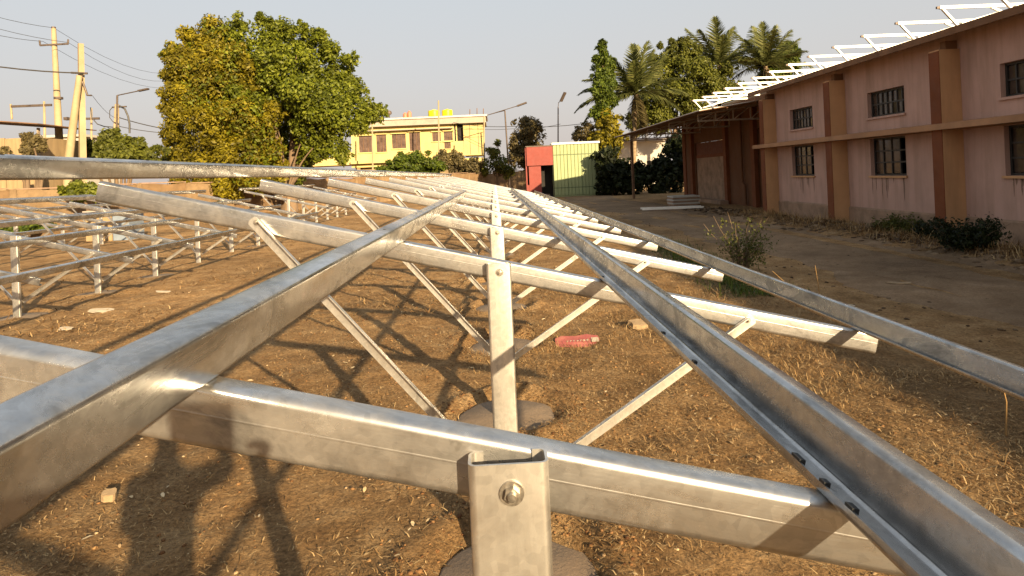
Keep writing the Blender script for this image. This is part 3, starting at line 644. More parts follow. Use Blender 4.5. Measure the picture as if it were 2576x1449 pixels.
MB().box((-1.92, 1.2, -0.05), (-0.01, 1.26, 3.7)).build("inner_wall", M['dark'], ks)
MB().box((-0.92, 0.6, -0.05), (-0.30, 0.9, 0.22)).build("step", M['plinth'], ks)
MB().box((-0.10, 0.2, -0.08), (KW + 0.1, 3.5, 0.02)).build("base_slab", M['plinth'], ks)

# ------------------------------------------------------------------ boundary wall: panels between piers
bw = empty("boundary_wall", (-26.0, 21.6, 0)); tag(bw, "low mud-brown boundary wall running from the left edge to behind the kiosk", "wall")
A = Vector((-26.0, 21.6, 0)); B = Vector((1.4, 74, 0)); C2 = Vector((9.0, 75.5, 0))
def wallrun(P, Q, nsec, hs):
    d = (Q - P); L = d.length / nsec; a = math.atan2(d.y, d.x); u = d.normalized()
    for i in range(nsec):
        p = P + u * L * i; h = hs(i)
        o = MB().prism([(0.14, -0.2), (L - 0.14, -0.2), (L - 0.14, h + 0.05 * rnd.random()), (L * 0.6, h - 0.03), (L * 0.3, h + 0.04), (0.14, h + 0.05 * rnd.random())], lambda s_, z: (s_, -0.09, z), lambda s_, z: (s_, 0.09, z)).build("wall_panel", M['brickwall'] if i % 3 else M['brickwall_b'], bw, p - A, (0, 0, a))
        MB().box((-0.135, -0.14, -0.2), (0.135, 0.14, h + 0.08)).build("pier", M['brickwall_b'], bw, p - A, (0, 0, a))
        MB().box((0.14, -0.12, h + 0.055), (L - 0.14, 0.12, h + 0.11)).build("coping", M['plinth'], bw, p - A, (0, 0, a))
wallrun(A, B, 20, lambda i: 2.05 + 0.05 * math.sin(i * 1.7)); wallrun(B, C2, 4, lambda i: 2.15)

# ------------------------------------------------------------------ yellow house
yb = empty("yellow_house", (-12.0, 78.0, 0)); tag(yb, "two-storey yellow house with brown windows behind the boundary wall", "house")
def P(x, y, Y=78.0, dz=0): v = atY(x, y, Y); return v
def yp(name, mat, x0, x1, z0, z1, y0, y1, par=None):
    return MB().box((x0, y0, z0), (x1, y1, z1)).build(name, mat, par or yb, (12.0, -78.0, 0) if par is None else (0, 0, 0))
YX0 = P(885, 380).x; YX1 = P(1216, 350).x; ZB = 4.05; ZT = P(1000, 318).z
rects = [(904, 936, 341, 384), (948, 971, 338, 383), (987, 1020, 336, 374), (1031, 1056, 332, 380), (1088, 1108, 332, 356), (1117, 1138, 330, 354)]
mb = MB(); holes = []
for a, b, c, d in rects:
    p = P(a, d); q = P(b, c); holes.append((p.x, q.x, p.z, q.z))
holes.append((P(1118, 371).x, P(1134, 371).x, P(1126, 374).z, P(1126, 357).z))
XB2 = P(1143, 340).x
def wallx(mb, y0, y1, x0, x1, z0, z1, hs):
    t = MB(); wall_with_holes(t, y0, y1, x0, x1, z0, z1, [(h[0], h[1], h[2], h[3]) for h in hs])
    mb.add([(b, a, c) for a, b, c in t.v], [tuple(reversed(f)) for f in t.f])
wallx(mb, 78.0, 78.25, YX0, XB2, ZB, ZT, holes)
mb.build("wall", M['yellow'], yb, (12.0, -78.0, 0))
for i, h in enumerate(holes):
    f = MB().box((h[0], 78.10, h[2]), (h[1], 78.14, h[3])).build("window", M['glass'], yb, (12, -78, 0))
    xm = (h[0] + h[1]) / 2
    for k in range(1, 3): x = h[0] + (h[1] - h[0]) * k / 3; MB().box((x - .03, 78.05, h[2]), (x + .03, 78.0985, h[3])).build("mullion", M['tin'], f)
    yp("sill", M['yellow'], h[0] - 0.1, h[1] + 0.1, h[2] - 0.12, h[2] - 0.002, 77.86, 78.2)
    yp("lintel", M['yellow'], h[0] - 0.12, h[1] + 0.12, h[3] + 0.002, h[3] + 0.12, 77.80, 78.2)
yp("side_block", M['yellow'], P(765, 400).x, YX0 - 0.01, P(800, 418).z, P(800, 397).z, 77.9, 84)
yp("corner_block", M['yellow'], P(870, 400).x, YX0 - 0.012, P(870, 397).z + .003, P(870, 383).z, 78.1, 84)
# open stair bay and right block
yp("stair_wall", M['dark'], XB2 + 0.01, P(1165, 340).x, P(1150, 355).z, P(1150, 305).z, 78.6, 79)
yp("stair_parapet", M['yellow'], XB2 + 0.01, P(1165, 340).x, ZB - .6, P(1150, 355).z - .004, 78.0, 78.5)
yp("stair_column", M['yellow'], P(1147, 340).x, P(1150, 340).x, P(1150, 355).z, P(1150, 305).z, 78.0, 78.4)
rb = yp("right_block", M['yellow'], P(1166, 340).x, YX1, P(1200, 390).z, P(1200, 302).z, 77.95, 84)
for x in (1182, 1203): MB().box((P(x, 340).x - .03, 77.93, P(1200, 388).z), (P(x, 340).x + .03, 77.9495, P(1200, 303).z)).build("panel_joint", M['iron'], rb, (0, 0, 0))
for z in (P(1190, 345).z, P(1190, 325).z): MB().box((P(1167, 340).x, 77.935, z - .03), (YX1 - .02, 77.9492, z + .03)).build("panel_joint", M['iron'], rb)
yp("balcony_band", M['yellow'], YX0 - .05, P(1140, 380).x, ZB - .15, ZB + .22, 77.3, 77.995)
yp("sun_shade", M['slab'], YX0 + .3, P(1140, 330).x, P(1000, 329).z, P(1000, 329).z + .12, 77.2, 77.79)
yp("roof_slab", M['slab'], P(933, 310).x, P(1222, 300).x, ZT + .004, ZT + 0.75, 77.2, 85)
yp("roof_coping", M['roof_sheet'], P(930, 310).x, P(1226, 300).x, ZT + 0.754, ZT + 0.95, 77.0, 85.1)
yp("lower_storey", M['lower_wall'], P(890, 400).x, P(1210, 400).x, -0.2, ZB - 0.61, 78.8, 84)
for x in (900, 985, 1070, 1150, 1205): yp("column", M['lower_wall'], P(x, 400).x - .2, P(x, 400).x + .2, -0.2, ZB - .611, 78.2, 78.6)
yp("floor_slab", M['yellow'], YX0 - .1, P(1216, 390).x, ZB - 0.6, ZB - 0.004, 78.05, 84.2)
ZRF = ZT + 0.95
for i, (a, b) in enumerate(((1073, 1103), (1109, 1136))):
    t = MB(); x0, x1 = P(a, 290).x, P(b, 290).x
    r = (x1 - x0) / 2
    t.lathe([(r * .9, 0), (r * .98, .06), (r, .15), (r, .9), (r * .96, 1.0), (r * .35, 1.06), (r * .3, 1.12), (0.05, 1.13)], 20)
    o = t.build("water_tank", M['tank'], None, ((x0 + x1) / 2, 80.0, ZRF), smooth=40); tag(o, "bright yellow plastic water tank on the yellow house roof, %s of the two" % ("left" if i == 0 else "right"), "water tank", "water tanks on the yellow house")
for i, (x, h) in enumerate(((1015, .85), (1026, 1.05))):
    o = MB().lathe([(.26, 0), (.28, .05), (.28, h * .75), (.2, h * .9), (.11, h * .93), (.11, h)], 14).build("gas_cylinder", M['redpipe'], None, (P(x, 290).x, 79.5, ZRF), smooth=40)
    tag(o, "%s rusty red cylinder standing on the yellow house roof" % ("shorter" if i == 0 else "taller"), "cylinder", "red cylinders on the roof")
da = empty("dish_antenna", (P(975, 290).x, 79.2, ZRF)); tag(da, "small dark dish antenna on a stalk on the yellow house roof", "antenna")
MB().tube([(0, 0, 0), (.06, 0, .6), (0, 0, .85)], 0.05, 6).build("mast", M['iron'], da)
MB().lathe([(.02, 0), (.2, .05), (.3, .14), (.31, .15), (.19, .07), (.02, .03)], 12).build("dish", M['iron'], da, (0.02, -.05, .82), (R(70), 0, .4))

# left-hand small buildings
sh = empty("shack", (-29.0, 33.0, 0)); tag(sh, "tan boarded shack with a dark sloping tin roof at the left edge", "shack")
def rel(o): return (29.0, -33.0, 0)
xa, xb = -33.0, P(95, 330, 33).x
for i in range(12):
    x0 = xa + (xb - xa) * i / 12; x1 = xa + (xb - xa) * (i + 1) / 12 - 0.03
    MB().box((x0, 33 + 0.02 * rnd.random(), -0.1), (x1, 33.08, P(30, 318, 33).z - (x1 - xa) * 0.07)).build("board", M['shack'], sh, (29, -33, 0))
MB().box((xa + .02, 33.09, -0.1), (xb - .04, 36.5, P(30, 318, 33).z - .6)).build("wall", M['shack'], sh, (29, -33, 0))
zr_ = P(0, 278, 33).z
MB().prism([(xa - .6, zr_ + .35), (xb + .5, zr_ - .85), (xb + .5, zr_ - .80), (xa - .6, zr_ + .40)], lambda a, b: (a, 32.3, b), lambda a, b: (a, 37, b)).build("roof", M['tin'], sh, (29, -33, 0))
for i in range(9):
    x = xa - .5 + i * .62; z = zr_ + .355 - (x - xa + .6) * (1.2 / (xb - xa + 1.1)); MB().bar((x, 32.25, z - .05), (x, 37, z - .05), .06, .08).build("roof_batten", M['wood'], sh, (29, -33, 0))
MB().box((P(92, 330, 33).x, 33.0, -.1), (P(96, 330, 33).x, 33.15, 5.2)).build("corner_post", M['wood'], sh, (29, -33, 0))
w2 = empty("white_house", (P(155, 360, 60).x, 60, 0)); tag(w2, "small cream house with a dark flat roof behind the utility poles", "house")
xl, xr = P(112, 360, 60).x, P(205, 360, 60).x; o_ = (-w2.location.x, -60, 0)
MB().box((xl, 60, -.1), (xr, 66, P(150, 346, 60).z)).build("wall", M['white_wall'], w2, o_)
MB().box((xl - .3, 59.6, P(150, 346, 60).z + .004), (xr + .3, 66.4, P(150, 340, 60).z)).build("roof", M['white_wall'], w2, o_)
wd = MB().box((P(122, 362, 60).x, 59.94, P(130, 374, 60).z), (P(142, 362, 60).x, 59.998, P(130, 362, 60).z)).build("window", M['dark'], w2, o_)
wh2 = empty("whitewashed_house", (17, 66, 0)); tag(wh2, "whitewashed house glimpsed through the open warehouse canopy", "house")
MB().box((-4.5, 0, -.1), (1.0, 6, 4.6)).build("wall", M['white_wall'], wh2); MB().box((-4.9, -.4, 4.604), (1.4, 6.4, 4.85)).build("roof", M['slab'], wh2)
MB().box((-1, -.05, 1.0), (0.4, -.002, 2.6)).build("window", M['dark'], wh2)
bb = empty("storage_box", (*gnd(315, 625)[:2], 0)); bb.location.z = 0; tag(bb, "pale storage box with a blue-grey door standing behind the left frame", "box")
bb.location = gnd(268, 606); bb.scale = (.56, .6, .56)
MB().box((-1.3, 0, -.05), (0.45, 1.6, 1.9)).build("body", M['shack'], bb); MB().box((.455, -.02, -.05), (1.5, 1.6, 1.85)).build("door", M['bluebox'], bb); MB().box((-1.4, -.1, 1.905), (1.6, 1.7, 1.98)).build("roof", M['slab'], bb); MB().box((.41, -.03, 0), (.449, -.003, 1.85)).build("door_post", M['iron'], bb)

# ------------------------------------------------------------------ leaves
def leaf_cloud(name, mat, parent, clumps, n, size, off=(0, 0, 0), hollow=0.45, droop=0.2, aspect=0.5):
    """clumps: (x, y, z, rx, ry, rz) in world; n leaves; leaves are small folded quads spread through the clumps"""
    C0 = np.array(clumps, float); subs = [C0 * np.array([1, 1, 1, .8, .8, .8])]
    for _ in range(7):
        dd = rng.normal(size=(len(C0), 3)); dd[:, 1] -= 0.3; dd /= np.linalg.norm(dd, axis=1)[:, None]
        S = C0.copy(); S[:, :3] += dd * C0[:, 3:6] * 0.72; S[:, 3:6] *= (0.26 + 0.26 * rng.random(len(C0)))[:, None]; subs.append(S)
    m = C0[:, 3] > 0.35
    if m.any():
        for _ in range(5):
            B_ = C0[m]; dd = rng.normal(size=(len(B_), 3)); dd[:, 2] = np.abs(dd[:, 2]) * .9 - .1; dd /= np.linalg.norm(dd, axis=1)[:, None]
            S = B_.copy(); S[:, :3] += dd * B_[:, 3:6] * 1.08; S[:, 3:6] *= (0.10 + 0.14 * rng.random(len(B_)))[:, None]; subs.append(S)
    C = np.concatenate(subs); w = (C[:, 3] * C[:, 4] * C[:, 5]) ** 0.55; w /= w.sum()
    k = rng.choice(len(C), n, p=w)
    d = rng.normal(size=(n, 3)); d /= np.linalg.norm(d, axis=1)[:, None]
    r = hollow + (1.06 - hollow) * rng.random(n) ** 0.6
    pos = C[k, :3] + d * C[k, 3:6] * r[:, None]
    # twig-scale clustering
    pos += rng.normal(size=(n, 3)) * size * 0.4
    nrm = d + rng.normal(size=(n, 3)) * 0.7 + np.array([0.1, -0.25, 0.35]); nrm /= np.linalg.norm(nrm, axis=1)[:, None]
    a = np.cross(nrm, rng.normal(size=(n, 3))); a[:, 2] -= droop * 0.5; a /= np.linalg.norm(a, axis=1)[:, None]
    b = np.cross(nrm, a)
    s = size * (0.55 + 0.9 * rng.random(n))[:, None]
    V = np.stack([pos - a * s, pos - b * s * aspect + nrm * s * 0.12, pos + a * s, pos + b * s * aspect + nrm * s * 0.12], 1).reshape(-1, 3) - np.array(off)
    F = np.arange(4 * n).reshape(n, 4)
    return npmesh(name, V, F, mat, parent)
def px_clumps(lst, Y, depth=1.0):
    out = []
    for c in lst:
        x, y, r = c[:3]; dy = c[3] if len(c) > 3 else 0; e = c[4] if len(c) > 4 else 1.0
        p = atY(x, y, Y + dy); rr = r * (Y + dy) / FPX; out.append((p.x, p.y, p.z, rr, rr * depth, rr * e))
    return out
def limbs(mb, base, tips, r0, r1=0.05, n=7, sway=0.3):
    for t in tips:
        b = Vector(base); t = Vector(t); pts = []
        for i in range(n):
            u = i / (n - 1); p = b.lerp(t, u); p += Vector((math.sin(u * 3.1 + t.x) * sway, math.cos(u * 2.3 + t.y) * sway, 0.25 * (t - b).length * u * (1 - u))); pts.append(p if i else b)
        mb.tube(pts, [r0 + (r1 - r0) * (i / (n - 1)) ** 0.7 for i in range(n)], 8)
# ---- the big round tree: green crown with a golden creeper over its left half
TB = gnd(720, 496); TY = 41.5
trunkb = Vector((atY(725, 480, TY).x, TY, 0))
tree = empty("shade_tree", trunkb); tag(tree, "huge round leafy tree, golden on its left side and green on the right", "tree")
green = [(500,150,55,1),(560,110,60,1),(640,110,70,0),(720,120,62,1),(790,130,50,1),(850,170,42,1),(870,230,48,0),(820,240,75,0),(740,220,95,1),(640,200,95,3),(560,200,80,3),(900,275,40,0),(935,290,28,0),(850,310,55,-1),(790,330,60,-1),(840,360,38,-1),(740,300,60,3),(800,390,22,-1),(700,170,60,-2),(770,250,60,-3),
         (530,62,16,0),(655,48,18,0),(690,70,24,0),(762,66,14,0),(735,80,22,0),(470,90,22,0),(435,135,26,0),(425,190,20,0),(800,95,24,0),(880,150,22,0),(885,205,20,0),(955,275,16,0),(600,80,26,0),(830,130,26,0),(970,283,9,0),(655,360,50,5),(560,330,60,5),(720,370,40,2),(690,330,50,3),(860,390,26,-1),(770,395,26,0),(900,320,26,-1),(830,290,50,-2),(600,250,40,-2.5),(660,270,36,-3),(520,210,30,-2),(720,400,42,3),(760,420,36,3),(690,440,40,3),(740,455,34,2)]
gold = [(490,180,60,-1),(520,130,42,-1),(470,240,58,-1),(540,230,75,-2),(470,310,55,-1),(540,320,75,-3),(610,300,62,-3),(500,380,60,-2),(580,390,60,-3),(640,380,45,-3),(455,360,35,-1),(620,240,50,-2),(560,170,50,-2),(450,420,30,-1),(540,430,60,-2),(620,440,45,-3),(470,450,50,-2),(560,470,50,-2),(650,320,45,-3),(680,290,35,-3),(630,180,35,-2),(680,380,36,-3),(440,200,30,-1),(435,280,30,-1),(600,140,30,-2),(690,430,34,-2),(650,460,34,-3),(440,400,34,-1),(430,340,26,-1)]
leaf_cloud("sprays", M['leaf_green'], tree, px_clumps([c for i, c in enumerate(gold) if i % 3 == 0], TY - .4), 3000, 0.11, trunkb, hollow=0.75)
leaf_cloud("gold_sprays", M['leaf_gold'], tree, px_clumps([c for i, c in enumerate(green) if c[0] < 600], TY - .4), 12000, 0.11, trunkb, hollow=0.75)
leaf_cloud("crown", M['leaf_green'], tree, px_clumps(green, TY), 95000, 0.115, trunkb, hollow=0.3)
leaf_cloud("creeper", M['leaf_gold'], tree, px_clumps(gold, TY), 80000, 0.10, trunkb, hollow=0.3)
mb = MB(); mb.tube([(0, 0, -0.3), (0.05, 0, 0.8), (-0.1, 0.1, 1.8)], [0.62, 0.5, 0.45], 12)
tips = [atY(x, y, TY) - trunkb for x, y in ((560,150),(650,110),(760,130),(840,220),(860,310),(500,220),(600,330),(720,230),(800,340))]
limbs(mb, (-0.1, 0.1, 1.6), tips, 0.26)
mb.build("trunk", M['bark'], tree, smooth=50)
mb = MB(); limbs(mb, (0.1, -1.2, 0.8), [atY(x, y, TY - 2.2) - trunkb for x, y in ((760,362),(700,330),(660,340),(790,372))], 0.10, 0.03, sway=0.15); mb.build("bare_limb", M['bark'], tree, smooth=50)

def simple_tree(name, label, clumps_px, Y, mat, n, size, base_px, group=None, depth=1.0, hollow=0.4, trunk_r=0.18, cat="tree", aspect=0.5):
    b = Vector((atY(base_px, 430, Y).x, Y, 0)); t = empty(name, b); tag(t, label, cat, group)
    cl = px_clumps(clumps_px, Y, depth); leaf_cloud("crown", mat, t, cl, n, size, b, hollow, aspect=aspect)
    mb = MB(); top = max(c[2] for c in cl) * 0.75
    mb.tube([(0, 0, -0.2), (0.05, 0, top * 0.4), (0, 0.1, top * 0.75)], [trunk_r, trunk_r * 0.8, trunk_r * 0.5], 8)
    limbs(mb, (0.04, 0.03, top * 0.4), [Vector(c[:3]) - b for c in cl[:6]], trunk_r * 0.55, 0.03)
    mb.build("trunk", M['bark'], t, smooth=50); return t
simple_tree("column_tree", "tall narrow bright green column-shaped tree left of the palms", [(1516,118,14,0,1.3),(1514,150,22),(1512,190,24,0,1.3),(1520,225,28),(1522,260,30),(1512,290,26),(1520,160,26,2),(1528,200,26,2),(1508,230,22,-1)], 50, M['leaf_bright'], 18000, 0.11, 1520, trunk_r=0.16)
simple_tree("broadleaf_tree", "wide olive-green broadleaf tree between the left and middle palms", [(1700,140,34),(1665,180,38),(1730,190,55),(1790,215,50),(1840,235,40),(1690,235,52),(1740,260,55),(1650,265,45),(1660,115,10),(1690,105,9),(1720,112,18),(1745,130,22),(1640,150,14),(1625,200,16),(1655,300,40),(1600,310,34),(1830,180,22)], 56, M['leaf_olive'], 48000, 0.12, 1700, hollow=0.3)
simple_tree("broadleaf_tree", "small rounded yellow-green tree beside the rightmost palm above the roof", [(1975,150,34),(1990,130,22),(1960,180,34),(2000,165,20),(1930,195,36)], 58, M['leaf_bright'], 8000, 0.16, 1970)
simple_tree("broadleaf_tree", "brown thin-leaved tree behind the red side of the kiosk", [(1320,330,34),(1310,360,36),(1340,350,34),(1330,390,40),(1300,395,30),(1345,320,20),(1320,308,14)], 62, M['leaf_dry'], 7000, 0.15, 1325)
simple_tree("evergreen_hedge", "dense dark hedge between the kiosk and the open canopy", [(1525,400,34),(1530,440,36),(1545,470,34),(1520,470,28),(1570,450,36),(1600,455,36),(1650,460,36),(1690,455,36),(1620,430,26),(1560,420,30),(1690,400,40),(1725,420,40),(1720,360,36),(1665,420,28),(1740,380,40)], 45, M['leaf_dark'], 16000, 0.15, 1540, cat="hedge")
simple_tree("garden_shrub", "golden shrub rising right behind the kiosk under the leaning palm", [(1530,310,34),(1515,350,30),(1545,355,30),(1530,385,34)], 49.5, M['leaf_gold'], 7000, 0.14, 1530, cat="shrub")
simple_tree("garden_shrub", "broad low green shrub in front of the yellow house", [(1010,412,34,0,.7),(1050,408,40,0,.7),(980,425,26,0,.6),(1090,420,30,0,.7),(1030,428,40,0,.6)], 67, M['leaf_bright'], 9000, 0.16, 1035, cat="shrub")
simple_tree("garden_shrub", "dry brown straggly shrub in front of the right end of the yellow house", [(1130,405,26),(1160,415,26),(1110,400,20),(1190,420,24),(1150,395,14)], 68, M['leaf_dry'], 5000, 0.15, 1140, cat="shrub")
simple_tree("garden_shrub", "leafless grey-green scrub between the yellow house and the kiosk", [(1240,385,18),(1255,415,24),(1225,420,22),(1275,425,22),(1250,360,9)], 69, M['leaf_olive'], 3500, 0.14, 1250, cat="shrub")
simple_tree("garden_shrub", "wide flowering green shrub below the utility poles", [(230,380,34,0,.7),(280,365,42,0,.8),(330,375,40,0,.7),(200,395,30,0,.6),(370,395,34,0,.5),(300,400,60,0,.5),(400,372,14,0,.4),(420,378,9,0,.4)], 38, M['leaf_olive'], 14000, 0.12, 290, cat="shrub")
simple_tree("garden_shrub", "brown creeper bush climbing the front of the shack", [(68,345,13),(92,352,16),(75,374,18),(104,372,12),(14,385,14)], 32, M['leaf_dry'], 5000, 0.08, 65, cat="shrub")
simple_tree("garden_shrub", "dark green bush against the wall beneath the high left rail", [(210,480,40,0,.6),(180,490,24,0,.6),(250,490,30,0,.6)], 30, M['leaf_green'], 6000, 0.10, 215, cat="shrub")
simple_tree("garden_shrub", "low grassy green bush behind the left frame at the picture edge", [(40,575,40,0,.35),(90,572,34,0,.3),(10,570,30,0,.3)], 24, M['leaf_bright'], 5000, 0.08, 50, cat="shrub")
simple_tree("garden_shrub", "small ragged shrub behind the street lamp right of the kiosk roof", [(1470,335,24),(1450,345,14),(1490,350,22),(1480,318,12)], 64, M['leaf_dry'], 2500, 0.13, 1470, cat="shrub")
# ---- palms
def frond_mesh(L, droop, seed, dry=False):
    r = np.random.default_rng(seed); n = 26; V = []; F = []
    rach = []
    for i in range(n + 1):
        u = i / n; rach.append(np.array([0, L * (u - 0.10 * droop * u ** 2.2), -L * droop * 0.55 * u ** 2.3]))
    mbv = MB(); mbv.tube([Vector(p) for p in rach[::3]], [0.045 * (1 - i / 12) + 0.008 for i in range(len(rach[::3]))], 5)
    V = [np.array(v) for v in mbv.v]; F = [f for f in mbv.f if len(f) == 4]
    for i in range(3, n + 1):
        u = i / n; ll = L * 0.26 * math.sin(math.pi * (0.12 + 0.84 * u)) + 0.10
        for k in range(2):
            for sgn in (-1, 1):
                p = rach[i] * (1 - k * 0.5) + rach[i - 1] * (k * 0.5)
                d = np.array([sgn * (0.75 + 0.2 * r.random()), 0.62 + 0.25 * r.random(), -0.18 - 0.5 * r.random()]); d /= np.linalg.norm(d)
                w = np.array([0, 0.040, 0.0]); m = p + d * ll * 0.55 + np.array([0, 0, 0.04]); e = p + d * ll + np.array([0, 0, -0.20 * ll])
                b = len(V); V += [p - w, p + w, m + w * .8, m - w * .8, e + w * .1, e - w * .1]; F += [(b, b + 1, b + 2, b + 3), (b + 3, b + 2, b + 4, b + 5)]
    me = bpy.data.meshes.new("frond"); me.from_pydata([tuple(v) for v in V], [], F); me.materials.append(M['leaf_dry'] if dry else M['leaf_palm']); me.update(); return me
FR = [frond_mesh(3.4, 0.25, 1), frond_mesh(3.2, 0.55, 2), frond_mesh(3.3, 0.95, 3), frond_mesh(2.8, 1.2, 4, True)]
def palm(label, px, Y, sc_, n, lean=0.0, up=0.2, extra=()):
    c = atY(*px, Y); base = Vector((c.x - lean, Y, 0)); t = empty("palm_tree", base); tag(t, label, "palm", "palms behind the warehouse")
    h = c.z; MB().tube([(lean * (i / 6) ** 1.5, 0, -0.2 + (h + 0.2) * i / 6) for i in range(7)], [0.26, 0.2, 0.18, 0.17, 0.16, 0.16, 0.18], 10).build("trunk", M['palmbark'], t, smooth=60)
    rr = random.Random(int(px[0]))
    for i in range(n):
        az = i * 2.399 + rr.random() * 0.5; u = i / (n - 1)
        el = R(82) - u * R(95) + (rr.random() - .5) * .25; me = FR[0 if u < .45 else 1 if u < .75 else 2]
        if i >= n - 3: me = FR[3]; el = R(-35) - rr.random() * .5
        s = sc_ * (0.85 + 0.3 * rr.random())
        inst(me, "frond", t, (lean, 0, h - 0.05), (el, (rr.random() - .5) * .5, az), (s, s, s))
    for az, el, s in extra: inst(FR[2], "frond", t, (lean, 0, h - 0.1), (el, 0, az), (s, s, s))
palm("palm with the lowest crown, its long frond leaning left over the kiosk", (1600, 235), 53, 1.25, 24, 0.5, extra=((1.35, 0.30, 1.5), (1.6, 0.05, 1.45), (1.2, 0.6, 1.4)))
palm("middle palm of the three, above the broadleaf tree", (1808, 165), 57, 1.2, 22, 0.2)
palm("rightmost palm of the three, nearest the roof racks", (1925, 165), 57, 1.2, 22, -0.3)

# ------------------------------------------------------------------ poles, lamps and wires
def pole(name, label, top, foot_x, Y, r0, r1, cat="utility pole", group=None, mat='pole', n=10):
    t = atY(*top, Y); b = Vector((atY(foot_x, 480, Y).x, Y, 0)); e = empty(name, b); tag(e, label, cat, group)
    d = t - b; MB().tube([(d.x * u, 0, -0.3 if u == 0 else d.z * u) for u in (0, .25, .5, .75, 1)], [r0 + (r1 - r0) * u for u in (0, .25, .5, .75, 1)], n).build("shaft", M[mat], e, smooth=50)
    return e, b, t
e, b, t = pole("utility_pole", "tall tapered utility pole with a short crossarm and three wires", (135, 72), 156, 36, 0.26, 0.12, group="utility poles")
c = atY(139, 114, 36) - b
MB().bar(c + Vector((-.75, -.12, 0)), c + Vector((.78, -.12, .03)), .07, .09).build("crossarm", M['iron'], e)
for s in (-.75, .78):
    MB().tube([c + Vector((s, -.12, 0)), c + Vector((s, -.12, .14)), c + Vector((s * 1.02, -.12, .28))], [.035, .05, .04], 7).build("insulator", M['iron'], e)
MB().tube([t - b + Vector((0, 0, -.7)), t - b + Vector((0, 0, .1))], [.125, .11], 8).build("top_sleeve", M['iron'], e)
c2 = atY(147, 247, 36) - b; MB().tube([c2 + Vector((0, 0, -.06)), c2 + Vector((0, 0, .06))], .225, 12).build("band", M['iron'], e)
e2, b2, t2 = pole("utility_pole", "shorter upright concrete pole held by a slanting prop pole", (203, 110), 207, 35, 0.24, 0.17, group="utility poles", n=4)
pb = atY(172, 410, 34.6) - b2; pt = atY(200, 190, 34.6) - b2
MB().tube([(pb.x - .25, -.4, -.2), pb, pt], [.24, .22, .15], 8).build("prop", M['pole'], e2, smooth=50)
c3 = atY(203, 183, 34.7) - b2; MB().bar(c3 + Vector((-.5, 0, .02)), c3 + Vector((.35, 0, -.05)), .08, .1).build("crossarm", M['iron'], e2)
MB().tube([atY(207, 205, 34.7) - b2, atY(214, 222, 34.7) - b2, atY(220, 240, 34.7) - b2, atY(230, 240, 34.7) - b2], .05, 6).build("stay_bracket", M['iron'], e2)
def lamp(label, foot, top, head, Y, r=0.06, group="street lamps", arm_mid=None):
    e, b, t = pole("street_lamp", label, top, foot, Y, r * 1.3, r, "street lamp", group, 'iron', 8)
    h = atY(*head, Y - .3); pts = [t - b] + ([atY(*arm_mid, Y - .1) - b] if arm_mid else []) + [h - b]
    MB().tube(pts, r * .6, 6).build("arm", M['iron'], e)
    d = (h - t).normalized(); k = Y / 38
    MB().bar(h - b - d * .1, h - b + d * .55 * k, .20 * k, .09 * k).build("lamp_head", M['iron'], e); return e
lamp("street lamp with one long arm over the flowering shrub", 286, (295, 240), (352, 228), 42)
lamp("street lamp with a leaning arm right of the yellow house", 1283, (1270, 278), (1303, 266), 72, 0.08, arm_mid=(1225, 290))
lamp("slim street lamp with a drooping head above the kiosk", 1404, (1404, 270), (1412, 253), 66, 0.06, arm_mid=(1405, 258))
for (lab, x, y0, Y, fx) in (("thin pale post in front of the yellow house between its right windows", 1103, 253, 70, 1105), ("thin pale post in front of the yellow house beside its leftmost windows", 936, 290, 71, 938), ("short pale pole at the right end of the yellow house", 1218, 292, 70, 1218)):
    pole("slim_post", lab, (x, y0), fx, Y, 0.10, 0.08, "post", "slim posts", 'pole', 7)
# crooked transformer frame with looping cables
tf = empty("pole_frame", (atY(292, 400, 44).x, 44, 0)); tag(tf, "leaning two-leg pole frame with looping cables beside the street lamp", "pole frame")
ob = tf.location.copy()
for a, bb_ in (((284, 420), (292, 262)), ((298, 420), (296, 262))): MB().tube([atY(*a, 44) - ob, atY(*bb_, 44) - ob], [.11, .08], 7).build("leg", M['pole'], tf)
MB().bar(atY(282, 270, 44) - ob, atY(318, 268, 44) - ob, .09).build("crossarm", M['iron'], tf)
MB().tube([atY(x, y, 43.8) - ob for x, y in ((300,266),(314,274),(322,292),(326,312),(326,335))], .06, 6).build("cable_loop", M['wire'], tf)
MB().tube([atY(x, y, 43.8) - ob for x, y in ((284,268),(276,278),(276,296),(284,306),(300,312))], .025, 5).build("cable_loop", M['wire'], tf)
MB().tube([atY(x, y, 44.1) - ob for x, y in ((228,270),(231,296),(245,312),(262,318),(285,320))], .035, 5).build("cable_loop", M['wire'], tf)
ap = empty("low_pole", (atY(230, 420, 46).x, 46, 0)); tag(ap, "low pole with a long horizontal crossarm behind the prop pole", "utility pole"); ob = ap.location.copy()
MB().tube([atY(230, 440, 46) - ob, atY(230, 272, 46) - ob], .07, 7).build("shaft", M['pole'], ap); MB().bar(atY(166, 300, 46) - ob, atY(250, 298, 46) - ob, .12, .16).build("crossarm", M['iron'], ap); MB().bar(atY(163, 299, 45.9) - ob, atY(172, 298, 45.9) - ob, .3, .2).build("insulator", M['iron'], ap)
ap = empty("low_pole", (atY(110, 420, 40).x, 40, 0)); tag(ap, "thin pole with a long crossarm standing behind the shack roof", "utility pole"); ob = ap.location.copy()
MB().tube([atY(115, 440, 40) - ob, atY(111, 255, 40) - ob], [.09, .06], 7).build("shaft", M['pole'], ap); MB().bar(atY(28, 268, 40) - ob, atY(130, 264, 40) - ob, .10, .14).build("crossarm", M['iron'], ap)
MB().tube([atY(30, 300, 40) - ob, atY(27, 262, 40) - ob], .06, 6).build("stub", M['pole'], ap)
